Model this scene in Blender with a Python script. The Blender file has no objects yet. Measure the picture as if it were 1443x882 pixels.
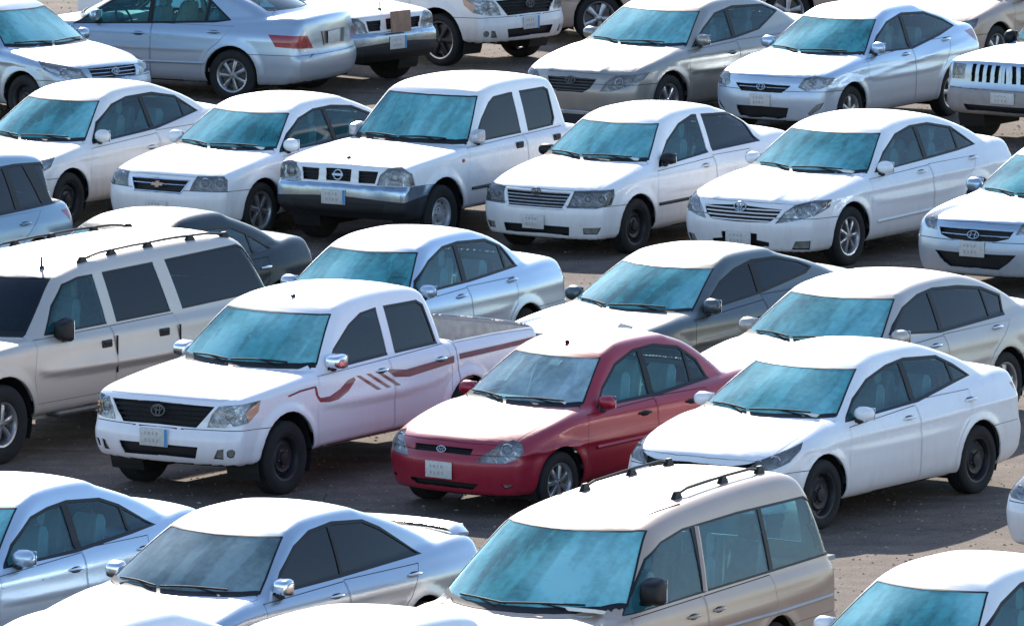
import bpy, bmesh, math, random
import numpy as np
from mathutils import Vector, Matrix
def V3(x, y, z): return Vector((x, y, z))
R = math.radians
random.seed(7); RNG = np.random.RandomState(7)
SC = bpy.context.scene
COL = SC.collection

# ---------------------------------------------------------------- camera
CAM_F, CAM_H, CAM_P = 13500.0, 13.45, R(7.5)          # focal length in px of a 1443 px wide picture, height, downward pitch
cd = bpy.data.cameras.new('camera'); cam = bpy.data.objects.new('camera', cd); COL.objects.link(cam)
cam.location = (0, 0, CAM_H); cam.rotation_euler = (R(90) - CAM_P, 0, 0)
cd.sensor_width = 36; cd.lens = CAM_F / 1443 * 36; cd.clip_start = 1; cd.clip_end = 3000
SC.camera = cam

# ---------------------------------------------------------------- sky and sun
SUN_EL, SUN_AZ = R(28), R(-7)                          # azimuth measured from +Y towards +X: behind the cars, slightly left
wd = bpy.data.worlds.new('World'); SC.world = wd; wd.use_nodes = True
nt = wd.node_tree; nt.nodes.clear()
sky = nt.nodes.new('ShaderNodeTexSky'); sky.sky_type = 'NISHITA'; sky.sun_disc = False
sky.sun_elevation = SUN_EL; sky.sun_rotation = SUN_AZ
sky.altitude = 600; sky.air_density = 1.0; sky.dust_density = .3; sky.ozone_density = 1.2
bg = nt.nodes.new('ShaderNodeBackground'); bg.inputs[1].default_value = 0.15
wo = nt.nodes.new('ShaderNodeOutputWorld')
nt.links.new(sky.outputs[0], bg.inputs[0]); nt.links.new(bg.outputs[0], wo.inputs[0])
sl = bpy.data.lights.new('sun', 'SUN'); sun = bpy.data.objects.new('sun', sl); COL.objects.link(sun)
sl.energy = 3.7; sl.angle = R(.5); sl.color = (1, .91, .79)
sd = V3(math.sin(SUN_AZ) * math.cos(SUN_EL), math.cos(SUN_AZ) * math.cos(SUN_EL), math.sin(SUN_EL))
sun.rotation_euler = sd.to_track_quat('Z', 'Y').to_euler(); sun.location = sd * 200
SC.view_settings.view_transform = 'Standard'; SC.view_settings.look = 'None'; SC.view_settings.gamma = 1
SC.view_settings.use_curve_mapping = False
SC.view_settings.exposure = 1.05
SC.render.engine = 'CYCLES'

# ---------------------------------------------------------------- materials
MATS = {}
def nodemat(name):
    m = bpy.data.materials.new(name); m.use_nodes = True; t = m.node_tree; t.nodes.clear()
    o = t.nodes.new('ShaderNodeOutputMaterial'); return m, t, o
def N(t, kind, **kw):
    n = t.nodes.new(kind)
    for k, v in kw.items():
        if k in n.inputs.keys() if isinstance(k, str) else False: n.inputs[k].default_value = v
        else: setattr(n, k, v)
    return n
def noise(t, scale, detail=3, rough=.55, coord=None, stretch=None):
    tc = t.nodes.new('ShaderNodeTexCoord'); src = tc.outputs['Object']
    if stretch:
        mp = t.nodes.new('ShaderNodeMapping'); mp.inputs['Scale'].default_value = stretch; t.links.new(src, mp.inputs[0]); src = mp.outputs[0]
    n = t.nodes.new('ShaderNodeTexNoise'); n.inputs['Scale'].default_value = scale; n.inputs['Detail'].default_value = detail; n.inputs['Roughness'].default_value = rough
    t.links.new(src, n.inputs[0]); return n.outputs[0]
def ramp(t, src, a, b, c0=(0, 0, 0, 1), c1=(1, 1, 1, 1)):
    r = t.nodes.new('ShaderNodeValToRGB'); r.color_ramp.elements[0].position = a; r.color_ramp.elements[1].position = b
    r.color_ramp.elements[0].color = c0; r.color_ramp.elements[1].color = c1; t.links.new(src, r.inputs[0]); return r.outputs[0]
def mathn(t, op, a, b=None, clamp=False):
    n = t.nodes.new('ShaderNodeMath'); n.operation = op; n.use_clamp = clamp
    for i, v in enumerate((a, b)):
        if v is None: continue
        if isinstance(v, (int, float)): n.inputs[i].default_value = v
        else: t.links.new(v, n.inputs[i])
    return n.outputs[0]
def simple(name, col, rough=.5, metal=0., coat=0., spec=.5, var=.12, vs=9.):
    if name in MATS: return MATS[name]
    m, t, o = nodemat(name); b = t.nodes.new('ShaderNodeBsdfPrincipled')
    b.inputs['Roughness'].default_value = rough; b.inputs['Metallic'].default_value = metal; b.inputs['Coat Weight'].default_value = coat
    b.inputs['Specular IOR Level'].default_value = spec
    if var:
        f = noise(t, vs); c = ramp(t, f, .25, .75, tuple(x * (1 - var) for x in col) + (1,), tuple(min(1, x * (1 + var)) for x in col) + (1,))
        t.links.new(c, b.inputs['Base Color'])
    else: b.inputs['Base Color'].default_value = (*col, 1)
    t.links.new(b.outputs[0], o.inputs[0]); MATS[name] = m; return m

def paint(name, col, metal=0., rough=.28, dust=.25, low=.5, dust_bounce_col=(.46, .39, .33), coat=.6, film=.35, spec=.5):
    """car lacquer under a thin film of settled dust: thicker along the sills, streaky elsewhere; the low tint also paints ground reflection, the top one sun glare"""
    if name in MATS: return MATS[name]
    m, t, o = nodemat(name); b = t.nodes.new('ShaderNodeBsdfPrincipled')
    b.inputs['Metallic'].default_value = metal; b.inputs['Coat Weight'].default_value = coat; b.inputs['Coat Roughness'].default_value = .12; b.inputs['Specular IOR Level'].default_value = spec
    n1 = noise(t, 2.2, 5, .6); n2 = noise(t, 14, 4, .6, stretch=(1, 1, .25))
    tc = t.nodes.new('ShaderNodeTexCoord'); sx = t.nodes.new('ShaderNodeSeparateXYZ'); t.links.new(tc.outputs['Object'], sx.inputs[0])
    g = t.nodes.new('ShaderNodeNewGeometry'); sn = t.nodes.new('ShaderNodeSeparateXYZ'); t.links.new(g.outputs['Normal'], sn.inputs[0])
    lowm = mathn(t, 'MULTIPLY', mathn(t, 'SUBTRACT', .78, sx.outputs[2], True), low * 1.5, True)         # sill dust, its tint also painting in the ground reflection
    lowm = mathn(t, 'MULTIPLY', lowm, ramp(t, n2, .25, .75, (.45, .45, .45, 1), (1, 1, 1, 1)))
    top = mathn(t, 'MULTIPLY', mathn(t, 'MAXIMUM', sn.outputs[2], 0.), dust)                              # settled dust, also paling up-facing panels as painted glare
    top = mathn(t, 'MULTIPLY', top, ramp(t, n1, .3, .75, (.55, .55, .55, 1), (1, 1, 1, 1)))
    n3 = noise(t, 7, 4, .7, stretch=(1.6, 1.6, .22))                                                     # dried run-off streaks
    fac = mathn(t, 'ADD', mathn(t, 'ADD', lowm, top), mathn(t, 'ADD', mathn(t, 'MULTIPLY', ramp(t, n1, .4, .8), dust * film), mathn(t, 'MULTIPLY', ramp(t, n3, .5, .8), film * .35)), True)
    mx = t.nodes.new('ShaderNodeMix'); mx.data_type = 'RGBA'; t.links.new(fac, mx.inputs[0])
    mx.inputs[6].default_value = (*col, 1); mx.inputs[7].default_value = (*dust_bounce_col, 1)
    t.links.new(mx.outputs[2], b.inputs['Base Color'])
    t.links.new(mathn(t, 'ADD', mathn(t, 'MULTIPLY', fac, .45), rough, True), b.inputs['Roughness'])
    t.links.new(mathn(t, 'MULTIPLY', mathn(t, 'SUBTRACT', 1., fac, True), coat), b.inputs['Coat Weight'])
    t.links.new(mathn(t, 'MULTIPLY', mathn(t, 'SUBTRACT', 1., fac, True), metal), b.inputs['Metallic'])
    bp = t.nodes.new('ShaderNodeBump'); bp.inputs['Strength'].default_value = .02; bp.inputs['Distance'].default_value = .02
    t.links.new(noise(t, 4, 1), bp.inputs['Height']); t.links.new(bp.outputs[0], b.inputs['Normal'])
    t.links.new(b.outputs[0], o.inputs[0]); MATS[name] = m; return m

def glass(name, tint, film=.18, film_sheen=(.42, .6, .62), rough=.02, film_sheen2=None, scale=1.3):
    """tinted pane with an uneven dusty film that also paints in sky reflections: see-through, reflective, a little milky"""
    if name in MATS: return MATS[name]
    m, t, o = nodemat(name)
    tr = t.nodes.new('ShaderNodeBsdfTransparent'); tr.inputs[0].default_value = (*tint, 1)
    df = t.nodes.new('ShaderNodeBsdfDiffuse'); tl = t.nodes.new('ShaderNodeBsdfTranslucent')
    # every pane gets its own pattern of painted reflections: soft patches plus harder-edged, slanting streaks
    tc = t.nodes.new('ShaderNodeTexCoord'); oi = t.nodes.new('ShaderNodeObjectInfo'); vm = t.nodes.new('ShaderNodeVectorMath'); vm.operation = 'MULTIPLY_ADD'
    cx = t.nodes.new('ShaderNodeCombineXYZ')
    for i in range(3): t.links.new(oi.outputs['Random'], cx.inputs[i])
    t.links.new(cx.outputs[0], vm.inputs[0]); vm.inputs[1].default_value = (37, 61, 23); t.links.new(tc.outputs['Object'], vm.inputs[2])
    def nz(sc, det, st, ro=(0, 0, 0)):
        mp = t.nodes.new('ShaderNodeMapping'); mp.inputs['Scale'].default_value = st; mp.inputs['Rotation'].default_value = ro; t.links.new(vm.outputs[0], mp.inputs[0])
        n = t.nodes.new('ShaderNodeTexNoise'); n.inputs['Scale'].default_value = sc; n.inputs['Detail'].default_value = det; n.inputs['Roughness'].default_value = .6; t.links.new(mp.outputs[0], n.inputs[0]); return n.outputs[0]
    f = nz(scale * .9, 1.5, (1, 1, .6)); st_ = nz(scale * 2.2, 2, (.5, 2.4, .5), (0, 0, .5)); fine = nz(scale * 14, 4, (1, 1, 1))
    c = ramp(t, f, .30, .72, (*film_sheen, 1), (*(film_sheen2 or film_sheen), 1)); t.links.new(c, df.inputs[0]); t.links.new(c, tl.inputs[0])
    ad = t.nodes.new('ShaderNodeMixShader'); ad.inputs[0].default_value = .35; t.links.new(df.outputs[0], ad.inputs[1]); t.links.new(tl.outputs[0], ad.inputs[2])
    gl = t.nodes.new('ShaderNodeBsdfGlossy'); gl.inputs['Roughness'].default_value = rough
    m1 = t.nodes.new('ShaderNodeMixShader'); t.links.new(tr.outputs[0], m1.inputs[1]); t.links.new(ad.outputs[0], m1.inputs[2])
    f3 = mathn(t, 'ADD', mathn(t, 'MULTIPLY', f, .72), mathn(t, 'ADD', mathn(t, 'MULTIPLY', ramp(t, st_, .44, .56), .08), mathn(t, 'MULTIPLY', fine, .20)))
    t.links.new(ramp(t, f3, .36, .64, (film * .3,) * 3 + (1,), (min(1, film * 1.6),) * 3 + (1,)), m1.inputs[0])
    fr = t.nodes.new('ShaderNodeFresnel'); fr.inputs[0].default_value = 1.5
    m2 = t.nodes.new('ShaderNodeMixShader'); t.links.new(fr.outputs[0], m2.inputs[0]); t.links.new(m1.outputs[0], m2.inputs[1]); t.links.new(gl.outputs[0], m2.inputs[2])
    t.links.new(m2.outputs[0], o.inputs[0]); MATS[name] = m; return m

def std(k):
    if k in MATS: return MATS[k]
    T = dict(
        trim=lambda: simple('trim', (.010, .010, .012), .5, spec=.3),
        black=lambda: simple('black', (.008, .008, .009), .7),
        gap=lambda: simple('gap', (.012, .012, .014), .8),
        plastic=lambda: simple('plastic', (.013, .014, .017), .6),
        rubber=lambda: simple('rubber', (.013, .0125, .0125), .85, var=.3),
        chrome=lambda: simple('chrome', (.75, .78, .82), .2, 1., var=.05),
        badge_metal=lambda: simple('badge_metal', (.28, .34, .42), .25, .9),
        alloy=lambda: simple('alloy', (.42, .42, .43), .35, .8, var=.2, vs=20),
        steel=lambda: simple('steel', (.025, .025, .028), .5, .3),
        cover=lambda: simple('cover', (.45, .46, .48), .4, .4, var=.2, vs=16),
        disc=lambda: simple('disc', (.12, .115, .11), .5, .6),
        reflector=lambda: simple('reflector', (.8, .81, .83), .3, .55, var=.3, vs=22),
        lamp_dark=lambda: simple('lamp_dark', (.32, .31, .29), .3, .4, var=.4, vs=20),
        lens=lambda: glass('lens', (.92, .94, .95), .16, (.75, .76, .77)),
        amber=lambda: simple('amber', (.50, .30, .20), .3, coat=.4),
        red_lamp=lambda: simple('red_lamp', (.30, .01, .02), .2, coat=.8, var=.35, vs=18),
        plate=lambda: simple('plate', (.55, .53, .5), .5, var=.14, vs=30),
        plate_blue=lambda: simple('plate_blue', (.05, .25, .5), .5),
        plate_mark=lambda: simple('plate_mark', (.38, .36, .35), .6),
        brown_board=lambda: simple('brown_board', (.28, .17, .12), .8, var=.25),
        lining=lambda: simple('lining', (.32, .32, .31), .9),
        seat=lambda: simple('seat', (.48, .45, .41), .85, var=.2),
        seat_light=lambda: simple('seat_light', (.7, .66, .6), .85, var=.15),
        dash=lambda: simple('dash', (.34, .34, .33), .7),
        paper=lambda: simple('paper', (.7, .7, .66), .7),
        decal=lambda: simple('decal', (.19, .008, .03), .35, coat=.5, var=.2),
        decal_dark=lambda: simple('decal_dark', (.09, .04, .05), .35, coat=.5, var=.3),
        glass_ws=lambda: glass('glass_ws', (.55, .95, .96), .58, (.03, .74, .82), film_sheen2=(.50, .97, .98), scale=1.0),  # teal film colours paint the reflected sky onto the pane
        glass_pale=lambda: glass('glass_pale', (.7, .92, .95), .56, (.36, .74, .88), film_sheen2=(.88, .95, .97), scale=1.0),  # pale film colours: dust plus painted glare
        glass_grey=lambda: glass('glass_grey', (.6, .74, .76), .38, (.24, .56, .62), film_sheen2=(.7, .86, .86), scale=1.0),
        glass_side=lambda: glass('glass_side', (.44, .78, .84), .08, (.02, .34, .48)),
        glass_dark=lambda: glass('glass_dark', (.02, .05, .08), .06, (.01, .08, .15)),
        glass_mir=lambda: simple('glass_mir', (.6, .65, .7), .05, 1., var=0),
    )
    return T[k]()

# ---------------------------------------------------------------- mesh helpers
class MB:
    def __init__(s): s.v = []; s.f = []; s.m = []
    def add(s, V, F, mat):
        o = len(s.v); s.v += [tuple(q) for q in V]; s.f += [[i + o for i in f] for f in F]; s.m += ([mat] * len(F) if isinstance(mat, str) else mat); return s
    def box(s, c, d, mat, rot=None, bev=.0, top=None):
        """box at c of size d; top = (sx, sy) shrinks the upper face; bev rounds the vertical edges"""
        x, y, z = d[0] / 2, d[1] / 2, d[2] / 2; tx, ty = top or (1, 1)
        def ring(zz, kx, ky, ins):
            X, Y = x * kx - ins, y * ky - ins
            if not bev: return [(-X, -Y, zz), (X, -Y, zz), (X, Y, zz), (-X, Y, zz)]
            b = min(bev, X * .95, Y * .95)
            return [(-X + b, -Y, zz), (X - b, -Y, zz), (X, -Y + b, zz), (X, Y - b, zz), (X - b, Y, zz), (-X + b, Y, zz), (-X, Y - b, zz), (-X, -Y + b, zz)]
        if bev:
            b = min(bev, z * .9); rings = [ring(-z, 1, 1, b * .6), ring(-z + b, 1, 1, 0), ring(z - b, tx, ty, 0), ring(z, tx, ty, b * .6)]
        else: rings = [ring(-z, 1, 1, 0), ring(z, tx, ty, 0)]
        n = len(rings[0]); V = [p for r in rings for p in r]; F = [list(range(n))[::-1]]
        for k in range(len(rings) - 1):
            for i in range(n): F.append([k * n + i, k * n + (i + 1) % n, (k + 1) * n + (i + 1) % n, (k + 1) * n + i])
        F.append([(len(rings) - 1) * n + i for i in range(n)])
        M = (rot.to_matrix() if hasattr(rot, 'to_matrix') else rot) if rot is not None else Matrix.Identity(3)
        cc = V3(*c)
        return s.add([(M @ V3(*p)) + cc for p in V], F, mat)
    def tube(s, pts, r, mat, n=8, caps=True, flat=1.):
        pts = [V3(*p) for p in pts]; V = []; F = []
        rr = r if isinstance(r, (list, tuple)) else [r] * len(pts)
        up0 = V3(0, 0, 1)
        for i, p in enumerate(pts):
            t = (pts[min(i + 1, len(pts) - 1)] - pts[max(i - 1, 0)]).normalized()
            u = up0 if abs(t.dot(up0)) < .95 else V3(1, 0, 0)
            a = t.cross(u).normalized(); b = a.cross(t).normalized()
            for k in range(n):
                th = 2 * math.pi * k / n; V.append(p + (a * math.cos(th) + b * math.sin(th) * flat) * rr[i])
        for i in range(len(pts) - 1):
            for k in range(n): F.append([i * n + k, i * n + (k + 1) % n, (i + 1) * n + (k + 1) % n, (i + 1) * n + k])
        if caps: F.append(list(range(n))[::-1]); F.append([(len(pts) - 1) * n + k for k in range(n)])
        return s.add(V, F, mat)
    def ring(s, c, rx, rz, r, mat, ux, uz, n=20, m=6):
        """a closed ellipse-shaped tube in the plane of ux, uz"""
        c = V3(*c); ux = V3(*ux).normalized(); uz = V3(*uz).normalized(); nn = ux.cross(uz); V = []; F = []
        for i in range(n):
            a = 2 * math.pi * i / n; p = c + ux * rx * math.cos(a) + uz * rz * math.sin(a); o = (ux * math.cos(a) + uz * math.sin(a))
            for k in range(m):
                b = 2 * math.pi * k / m; V.append(p + (o * math.cos(b) + nn * math.sin(b)) * r)
        for i in range(n):
            for k in range(m): F.append([i * m + k, ((i + 1) % n) * m + k, ((i + 1) % n) * m + (k + 1) % m, i * m + (k + 1) % m])
        return s.add(V, F, mat)
    def lathe(s, prof, mat, n=32, axis='y', c=(0, 0, 0)):
        """profile of (radius, along) turned about an axis"""
        V = []; F = []; mm = mat if isinstance(mat, list) else None
        M = []
        for i in range(n):
            a = 2 * math.pi * i / n
            for r, h in prof: V.append((c[0] + r * math.cos(a), c[1] + h, c[2] + r * math.sin(a)))
        k = len(prof)
        for i in range(n):
            for j in range(k - 1):
                F.append([i * k + j, i * k + j + 1, ((i + 1) % n) * k + j + 1, ((i + 1) % n) * k + j]); M.append(mm[j] if mm else mat)
        return s.add(V, F, M)
    def super(s, c, d, mat, e=.5, n=14, m=10, rot=None, fn=None):
        """superellipsoid blob: rounded box when e is small"""
        V = []; F = []; sg = lambda v, p: math.copysign(abs(v) ** p, v)
        M = rot.to_matrix() if rot is not None else Matrix.Identity(3); cc = V3(*c)
        for i in range(m + 1):
            ph = -math.pi / 2 + math.pi * i / m
            for k in range(n):
                th = 2 * math.pi * k / n
                p = V3(d[0] / 2 * sg(math.cos(ph), e) * sg(math.cos(th), e), d[1] / 2 * sg(math.cos(ph), e) * sg(math.sin(th), e), d[2] / 2 * sg(math.sin(ph), e))
                if fn: p = fn(p)
                V.append(M @ p + cc)
        for i in range(m):
            for k in range(n): F.append([i * n + k, i * n + (k + 1) % n, (i + 1) * n + (k + 1) % n, (i + 1) * n + k])
        return s.add(V, F, mat)
    def build(s, name, parent=None, mats=None, smooth=True, ang=None, loc=None):
        return mkobj(name, s.v, s.f, s.m, parent, mats, smooth, loc=loc, ang=ang)

def mkobj(name, V, F, M, parent=None, mats=None, smooth=True, normals=None, loc=None, ang=35):
    me = bpy.data.meshes.new(name); me.from_pydata([tuple(v) for v in V], [], F); me.update()
    keys = list(dict.fromkeys(M)); 
    for k in keys: me.materials.append((mats or {}).get(k) or std(k))
    ki = {k: i for i, k in enumerate(keys)}
    me.polygons.foreach_set('material_index', [ki[k] for k in M])
    if len(me.polygons) == len(F):
        me.polygons.foreach_set('use_smooth', [smooth] * len(F))
    if normals is not None:
        me.normals_split_custom_set_from_vertices([tuple(n) for n in normals])
    elif smooth: me.set_sharp_from_angle(angle=R(ang or 35))
    o = bpy.data.objects.new(name, me); COL.objects.link(o)
    if parent: o.parent = parent
    if loc is not None: o.location = loc
    return o

def children_of(o): return [c for c in bpy.data.objects if c.parent is o]
def copy_tree(o, parent=None):
    c = o.copy(); COL.objects.link(c); c.parent = parent
    for ch in list(o.children): copy_tree(ch, c)
    return c

# ---------------------------------------------------------------- car builder: carved from side, plan and cross-section profiles
BETA = R(35)
CB, SB = math.cos(BETA), math.sin(BETA)

def chaikin(p, n=2, closed=True):
    p = [tuple(map(float, q)) for q in p]
    for _ in range(n):
        o = []
        m = len(p)
        rng = range(m) if closed else range(m - 1)
        if not closed: o.append(p[0])
        for i in rng:
            a = p[i]; b = p[(i + 1) % m]
            o.append((a[0] * .75 + b[0] * .25, a[1] * .75 + b[1] * .25))
            o.append((a[0] * .25 + b[0] * .75, a[1] * .25 + b[1] * .75))
        if not closed: o.append(p[-1])
        p = o
    return p

def inpoly(P, u, v):
    u = np.asarray(u, float); v = np.asarray(v, float)
    c = np.zeros(u.shape, bool); n = len(P)
    for i in range(n):
        x1, y1 = P[i]; x2, y2 = P[(i + 1) % n]
        if y1 == y2: continue
        t = ((y1 > v) != (y2 > v)) & (u < (x2 - x1) * (v - y1) / (y2 - y1) + x1)
        c ^= t
    return c

def inset(P, d):
    """offset a polygon inwards by d"""
    n = len(P); A = 0
    for i in range(n):
        x1, y1 = P[i]; x2, y2 = P[(i + 1) % n]; A += x1 * y2 - x2 * y1
    sg = 1 if A > 0 else -1
    out = []
    for i in range(n):
        a = P[i - 1]; b = P[i]; c = P[(i + 1) % n]
        e1 = (b[0] - a[0], b[1] - a[1]); e2 = (c[0] - b[0], c[1] - b[1])
        l1 = math.hypot(*e1) or 1e-9; l2 = math.hypot(*e2) or 1e-9
        n1 = (-e1[1] / l1 * sg, e1[0] / l1 * sg); n2 = (-e2[1] / l2 * sg, e2[0] / l2 * sg)
        m = (n1[0] + n2[0], n1[1] + n2[1]); dd = max(.35, (1 + n1[0] * n2[0] + n1[1] * n2[1]))
        out.append((b[0] + m[0] * d / dd, b[1] + m[1] * d / dd))
    return out

class Field2D:
    """signed distance to a closed profile, looked up on a grid"""
    def __init__(s, poly, x0, x1, z0, z1, h=.02):
        s.x0, s.z0, s.h = x0, z0, h
        X = np.arange(x0, x1 + h, h); Z = np.arange(z0, z1 + h, h)
        gx, gz = np.meshgrid(X, Z, indexing='ij')
        best = np.full(gx.shape, 1e9); n = len(poly)
        for i in range(n):
            ax, az = poly[i]; bx, bz = poly[(i + 1) % n]
            dx, dz = bx - ax, bz - az; L2 = dx * dx + dz * dz
            if L2 < 1e-12: continue
            t = np.clip(((gx - ax) * dx + (gz - az) * dz) / L2, 0, 1)
            best = np.minimum(best, (gx - ax - t * dx) ** 2 + (gz - az - t * dz) ** 2)
        d = np.sqrt(best); ins = inpoly(poly, gx, gz)
        s.g = np.where(ins, -d, d)
    def __call__(s, x, z):
        fx = np.clip((x - s.x0) / s.h, 0, s.g.shape[0] - 1.001); fz = np.clip((z - s.z0) / s.h, 0, s.g.shape[1] - 1.001)
        i = fx.astype(int); j = fz.astype(int); a = fx - i; b = fz - j; g = s.g
        return (g[i, j] * (1 - a) + g[i + 1, j] * a) * (1 - b) + (g[i, j + 1] * (1 - a) + g[i + 1, j + 1] * a) * b

def smax(a, b, k):
    h = np.maximum(k - np.abs(a - b), 0) / k
    return np.maximum(a, b) + h * h * k * .25
def smin(a, b, k): return -smax(-a, -b, k)
def sstep(t): t = np.clip(t, 0, 1); return t * t * (3 - 2 * t)

class Shape:
    def __init__(s, p):
        s.p = p; L, W, H = p['L'], p['W'] / 2, p['H']
        s.lo = Field2D(chaikin(p['low'], 2), -.5, L + .5, -.2, 2.3)
        s.gr = Field2D(chaikin(p['green'], 2), -.5, L + .5, -.2, 2.3)
        s.fl = p.get('flank', [(.15, -.10), (.22, -.05), (.34, -.012), (.5, 0), (.62, 0), (.72, -.008), (.82, -.012), (.88, -.03), (.95, -.07), (1.05, -.12), (1.3, -.2)])
        # smooth the flank table
        zz = np.arange(0, 2.2, .01); v = np.interp(zz, [a for a, b in s.fl], [b for a, b in s.fl])
        kk = np.ones(7) / 7; v = np.convolve(np.pad(v, 3, 'edge'), kk, 'valid'); s.flz, s.flv = zz, v
    def ylim_low(s, S, z):
        p = s.p; L, W = p['L'], p['W'] / 2
        bf = np.clip(1 - S / (.24 * L), 0, 1); br = np.clip(1 - (L - S) / (.22 * L), 0, 1)
        w = W - p.get('tf', .07) * bf ** 2 - p.get('tr', .07) * br ** 2
        w = w + np.interp(z, s.flz, s.flv)
        fo = p.get('flare', .014); R0 = p['arch']
        for c in (p['foh'], p['foh'] + p['wb']):
            r = np.hypot(S - c, z - p['wr'])
            w = w + fo * sstep(1 - np.abs(r - R0 - .01) / .11)
        if 'line' in p:
            z0, dz, a = p['line']  # a crease along the flank
            w = w + a * np.exp(-((z - z0 - dz * (S - .5 * L)) / .03) ** 2)
        return w
    def yb(s, S):
        p = s.p; a, b = p['gs']  # greenhouse start / end
        W = p['W'] / 2
        t = (S - a) / (b - a)
        return W - p.get('gin', .10) - p.get('gf', .0) * np.clip(1 - t * 2.5, 0, 1) ** 2 - p.get('gb', .05) * np.clip(t * 2 - 1, 0, 1.3) ** 2
    def ylim_gr(s, S, z):
        p = s.p; zb = p['zb']; dz = z - zb
        return s.yb(S) - p.get('tum', .36) * dz - p.get('tumc', .18) * np.maximum(dz, 0) ** 2
    def gsweep(s, S, ya):
        p = s.p; a, b = p['gs']; m = .5 * (a + b); q = (ya / .6) ** 2
        return S - p.get('ws', .14) * q * sstep((m - S) / (m - a) * 1.4) + p.get('rs', .10) * q * sstep((S - m) / (b - m) * 1.4)
    def __call__(s, S, y, z):
        p = s.p; L, W = p['L'], p['W'] / 2; ya = np.abs(y); q = ya / W
        bf = sstep(1 - S / (.34 * L)); br = sstep(1 - (L - S) / (.30 * L))
        sp = S - p.get('fs', .22) * q ** 2.6 * bf + p.get('bs', .16) * q ** 2.6 * br
        zp = z + p.get('crown', .05) * q ** 2 * sstep((z - .45) / .25)
        if 'hoodline' in p:   # a raised power bulge on the bonnet
            y0, a = p['hoodline']; zp = zp - a * np.exp(-((ya - y0) / .05) ** 2) * sstep((z - .6) / .1) * sstep(1 - S / (.3 * L))
        d1 = s.lo(sp, zp); d2 = ya - s.ylim_low(S, z)
        low = smax(d1, d2, p.get('k1', .09))
        d3 = s.gr(s.gsweep(S, ya), z + p.get('rc', .035) * (ya / .6) ** 2)
        d4 = (ya - s.ylim_gr(S, z)) * .93
        g = smax(d3, d4, p.get('k2', .07))
        return smin(low, g, p.get('k3', .03))
    def grad(s, S, y, z, e=.004):
        g = np.stack([s(S + e, y, z) - s(S - e, y, z), s(S, y + e, z) - s(S, y - e, z), s(S, y, z + e) - s(S, y, z - e)], -1)
        return g / (np.linalg.norm(g, axis=-1, keepdims=True) + 1e-12)
    # surface probes -------------------------------------------------------
    def front(s, y, z, a=-.3, b=None):
        b = b if b is not None else s.p['L'] * .5
        S = np.linspace(a, b, 400); d = s(S, np.full(400, y), np.full(400, z)); i = np.argmax(d < 0)
        return S[i] if (d < 0).any() else None
    def rear(s, y, z):
        L = s.p['L']; S = np.linspace(L + .3, L * .5, 400); d = s(S, np.full(400, y), np.full(400, z)); return S[np.argmax(d < 0)]
    def top(s, S, y):
        z = np.linspace(2.3, .3, 600); d = s(np.full(600, S), np.full(600, y), z); return z[np.argmax(d < 0)]
    def side(s, S, z):
        y = np.linspace(1.3, .1, 500); d = s(np.full(500, S), y, np.full(500, z)); return y[np.argmax(d < 0)]

def surface_nets(f, x0, x1, y0, y1, z0, z1, h):
    X = np.arange(x0, x1, h); Y = np.arange(y0, y1, h); Z = np.arange(z0, z1, h)
    gx, gy, gz = np.meshgrid(X, Y, Z, indexing='ij')
    D = f(gx, gy, gz); nx, ny, nz = D.shape
    ins = D < 0
    acc = np.zeros((nx - 1, ny - 1, nz - 1, 3)); cnt = np.zeros((nx - 1, ny - 1, nz - 1))
    def crn(a, i, j, k): return a[i:nx - 1 + i, j:ny - 1 + j, k:nz - 1 + k]
    corners = [(i, j, k) for i in (0, 1) for j in (0, 1) for k in (0, 1)]
    for a in range(8):
        for ax in range(3):
            if corners[a][ax]: continue
            ca = corners[a]; cb = list(ca); cb[ax] = 1
            da = crn(D, *ca); db = crn(D, *cb); m = (da < 0) != (db < 0)
            t = np.where(m, da / np.where(m, da - db, 1), 0)
            for c in range(3):
                v = ca[c] + (t if c == ax else 0)
                acc[..., c] += np.where(m, v, 0)
            cnt += m
    act = cnt > 0; idx = np.full(act.shape, -1); idx[act] = np.arange(act.sum())
    I, J, K = np.nonzero(act); off = acc[act] / cnt[act][:, None]
    V = np.stack([X[I], Y[J], Z[K]], -1) + off * h
    F = []
    for ax in range(3):
        sl0 = [slice(None)] * 3; sl1 = [slice(None)] * 3
        sl0[ax] = slice(0, -1); sl1[ax] = slice(1, None)
        a = ins[tuple(sl0)]; b = ins[tuple(sl1)]
        for flip, m in ((0, a & ~b), (1, ~a & b)):
            i, j, k = np.nonzero(m)
            if ax == 0:
                ok = (j > 0) & (k > 0) & (j < ny - 1) & (k < nz - 1); i, j, k = i[ok], j[ok], k[ok]
                q = [idx[i, j - 1, k - 1], idx[i, j, k - 1], idx[i, j, k], idx[i, j - 1, k]]
            elif ax == 1:
                ok = (i > 0) & (k > 0) & (i < nx - 1) & (k < nz - 1); i, j, k = i[ok], j[ok], k[ok]
                q = [idx[i - 1, j, k - 1], idx[i - 1, j, k], idx[i, j, k], idx[i, j, k - 1]]
            else:
                ok = (i > 0) & (j > 0) & (i < nx - 1) & (j < ny - 1); i, j, k = i[ok], j[ok], k[ok]
                q = [idx[i - 1, j - 1, k], idx[i, j - 1, k], idx[i, j, k], idx[i - 1, j, k]]
            q = np.stack(q, -1)
            if flip: q = q[:, ::-1]
            F.append(q)
    return V, np.concatenate(F)

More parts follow.
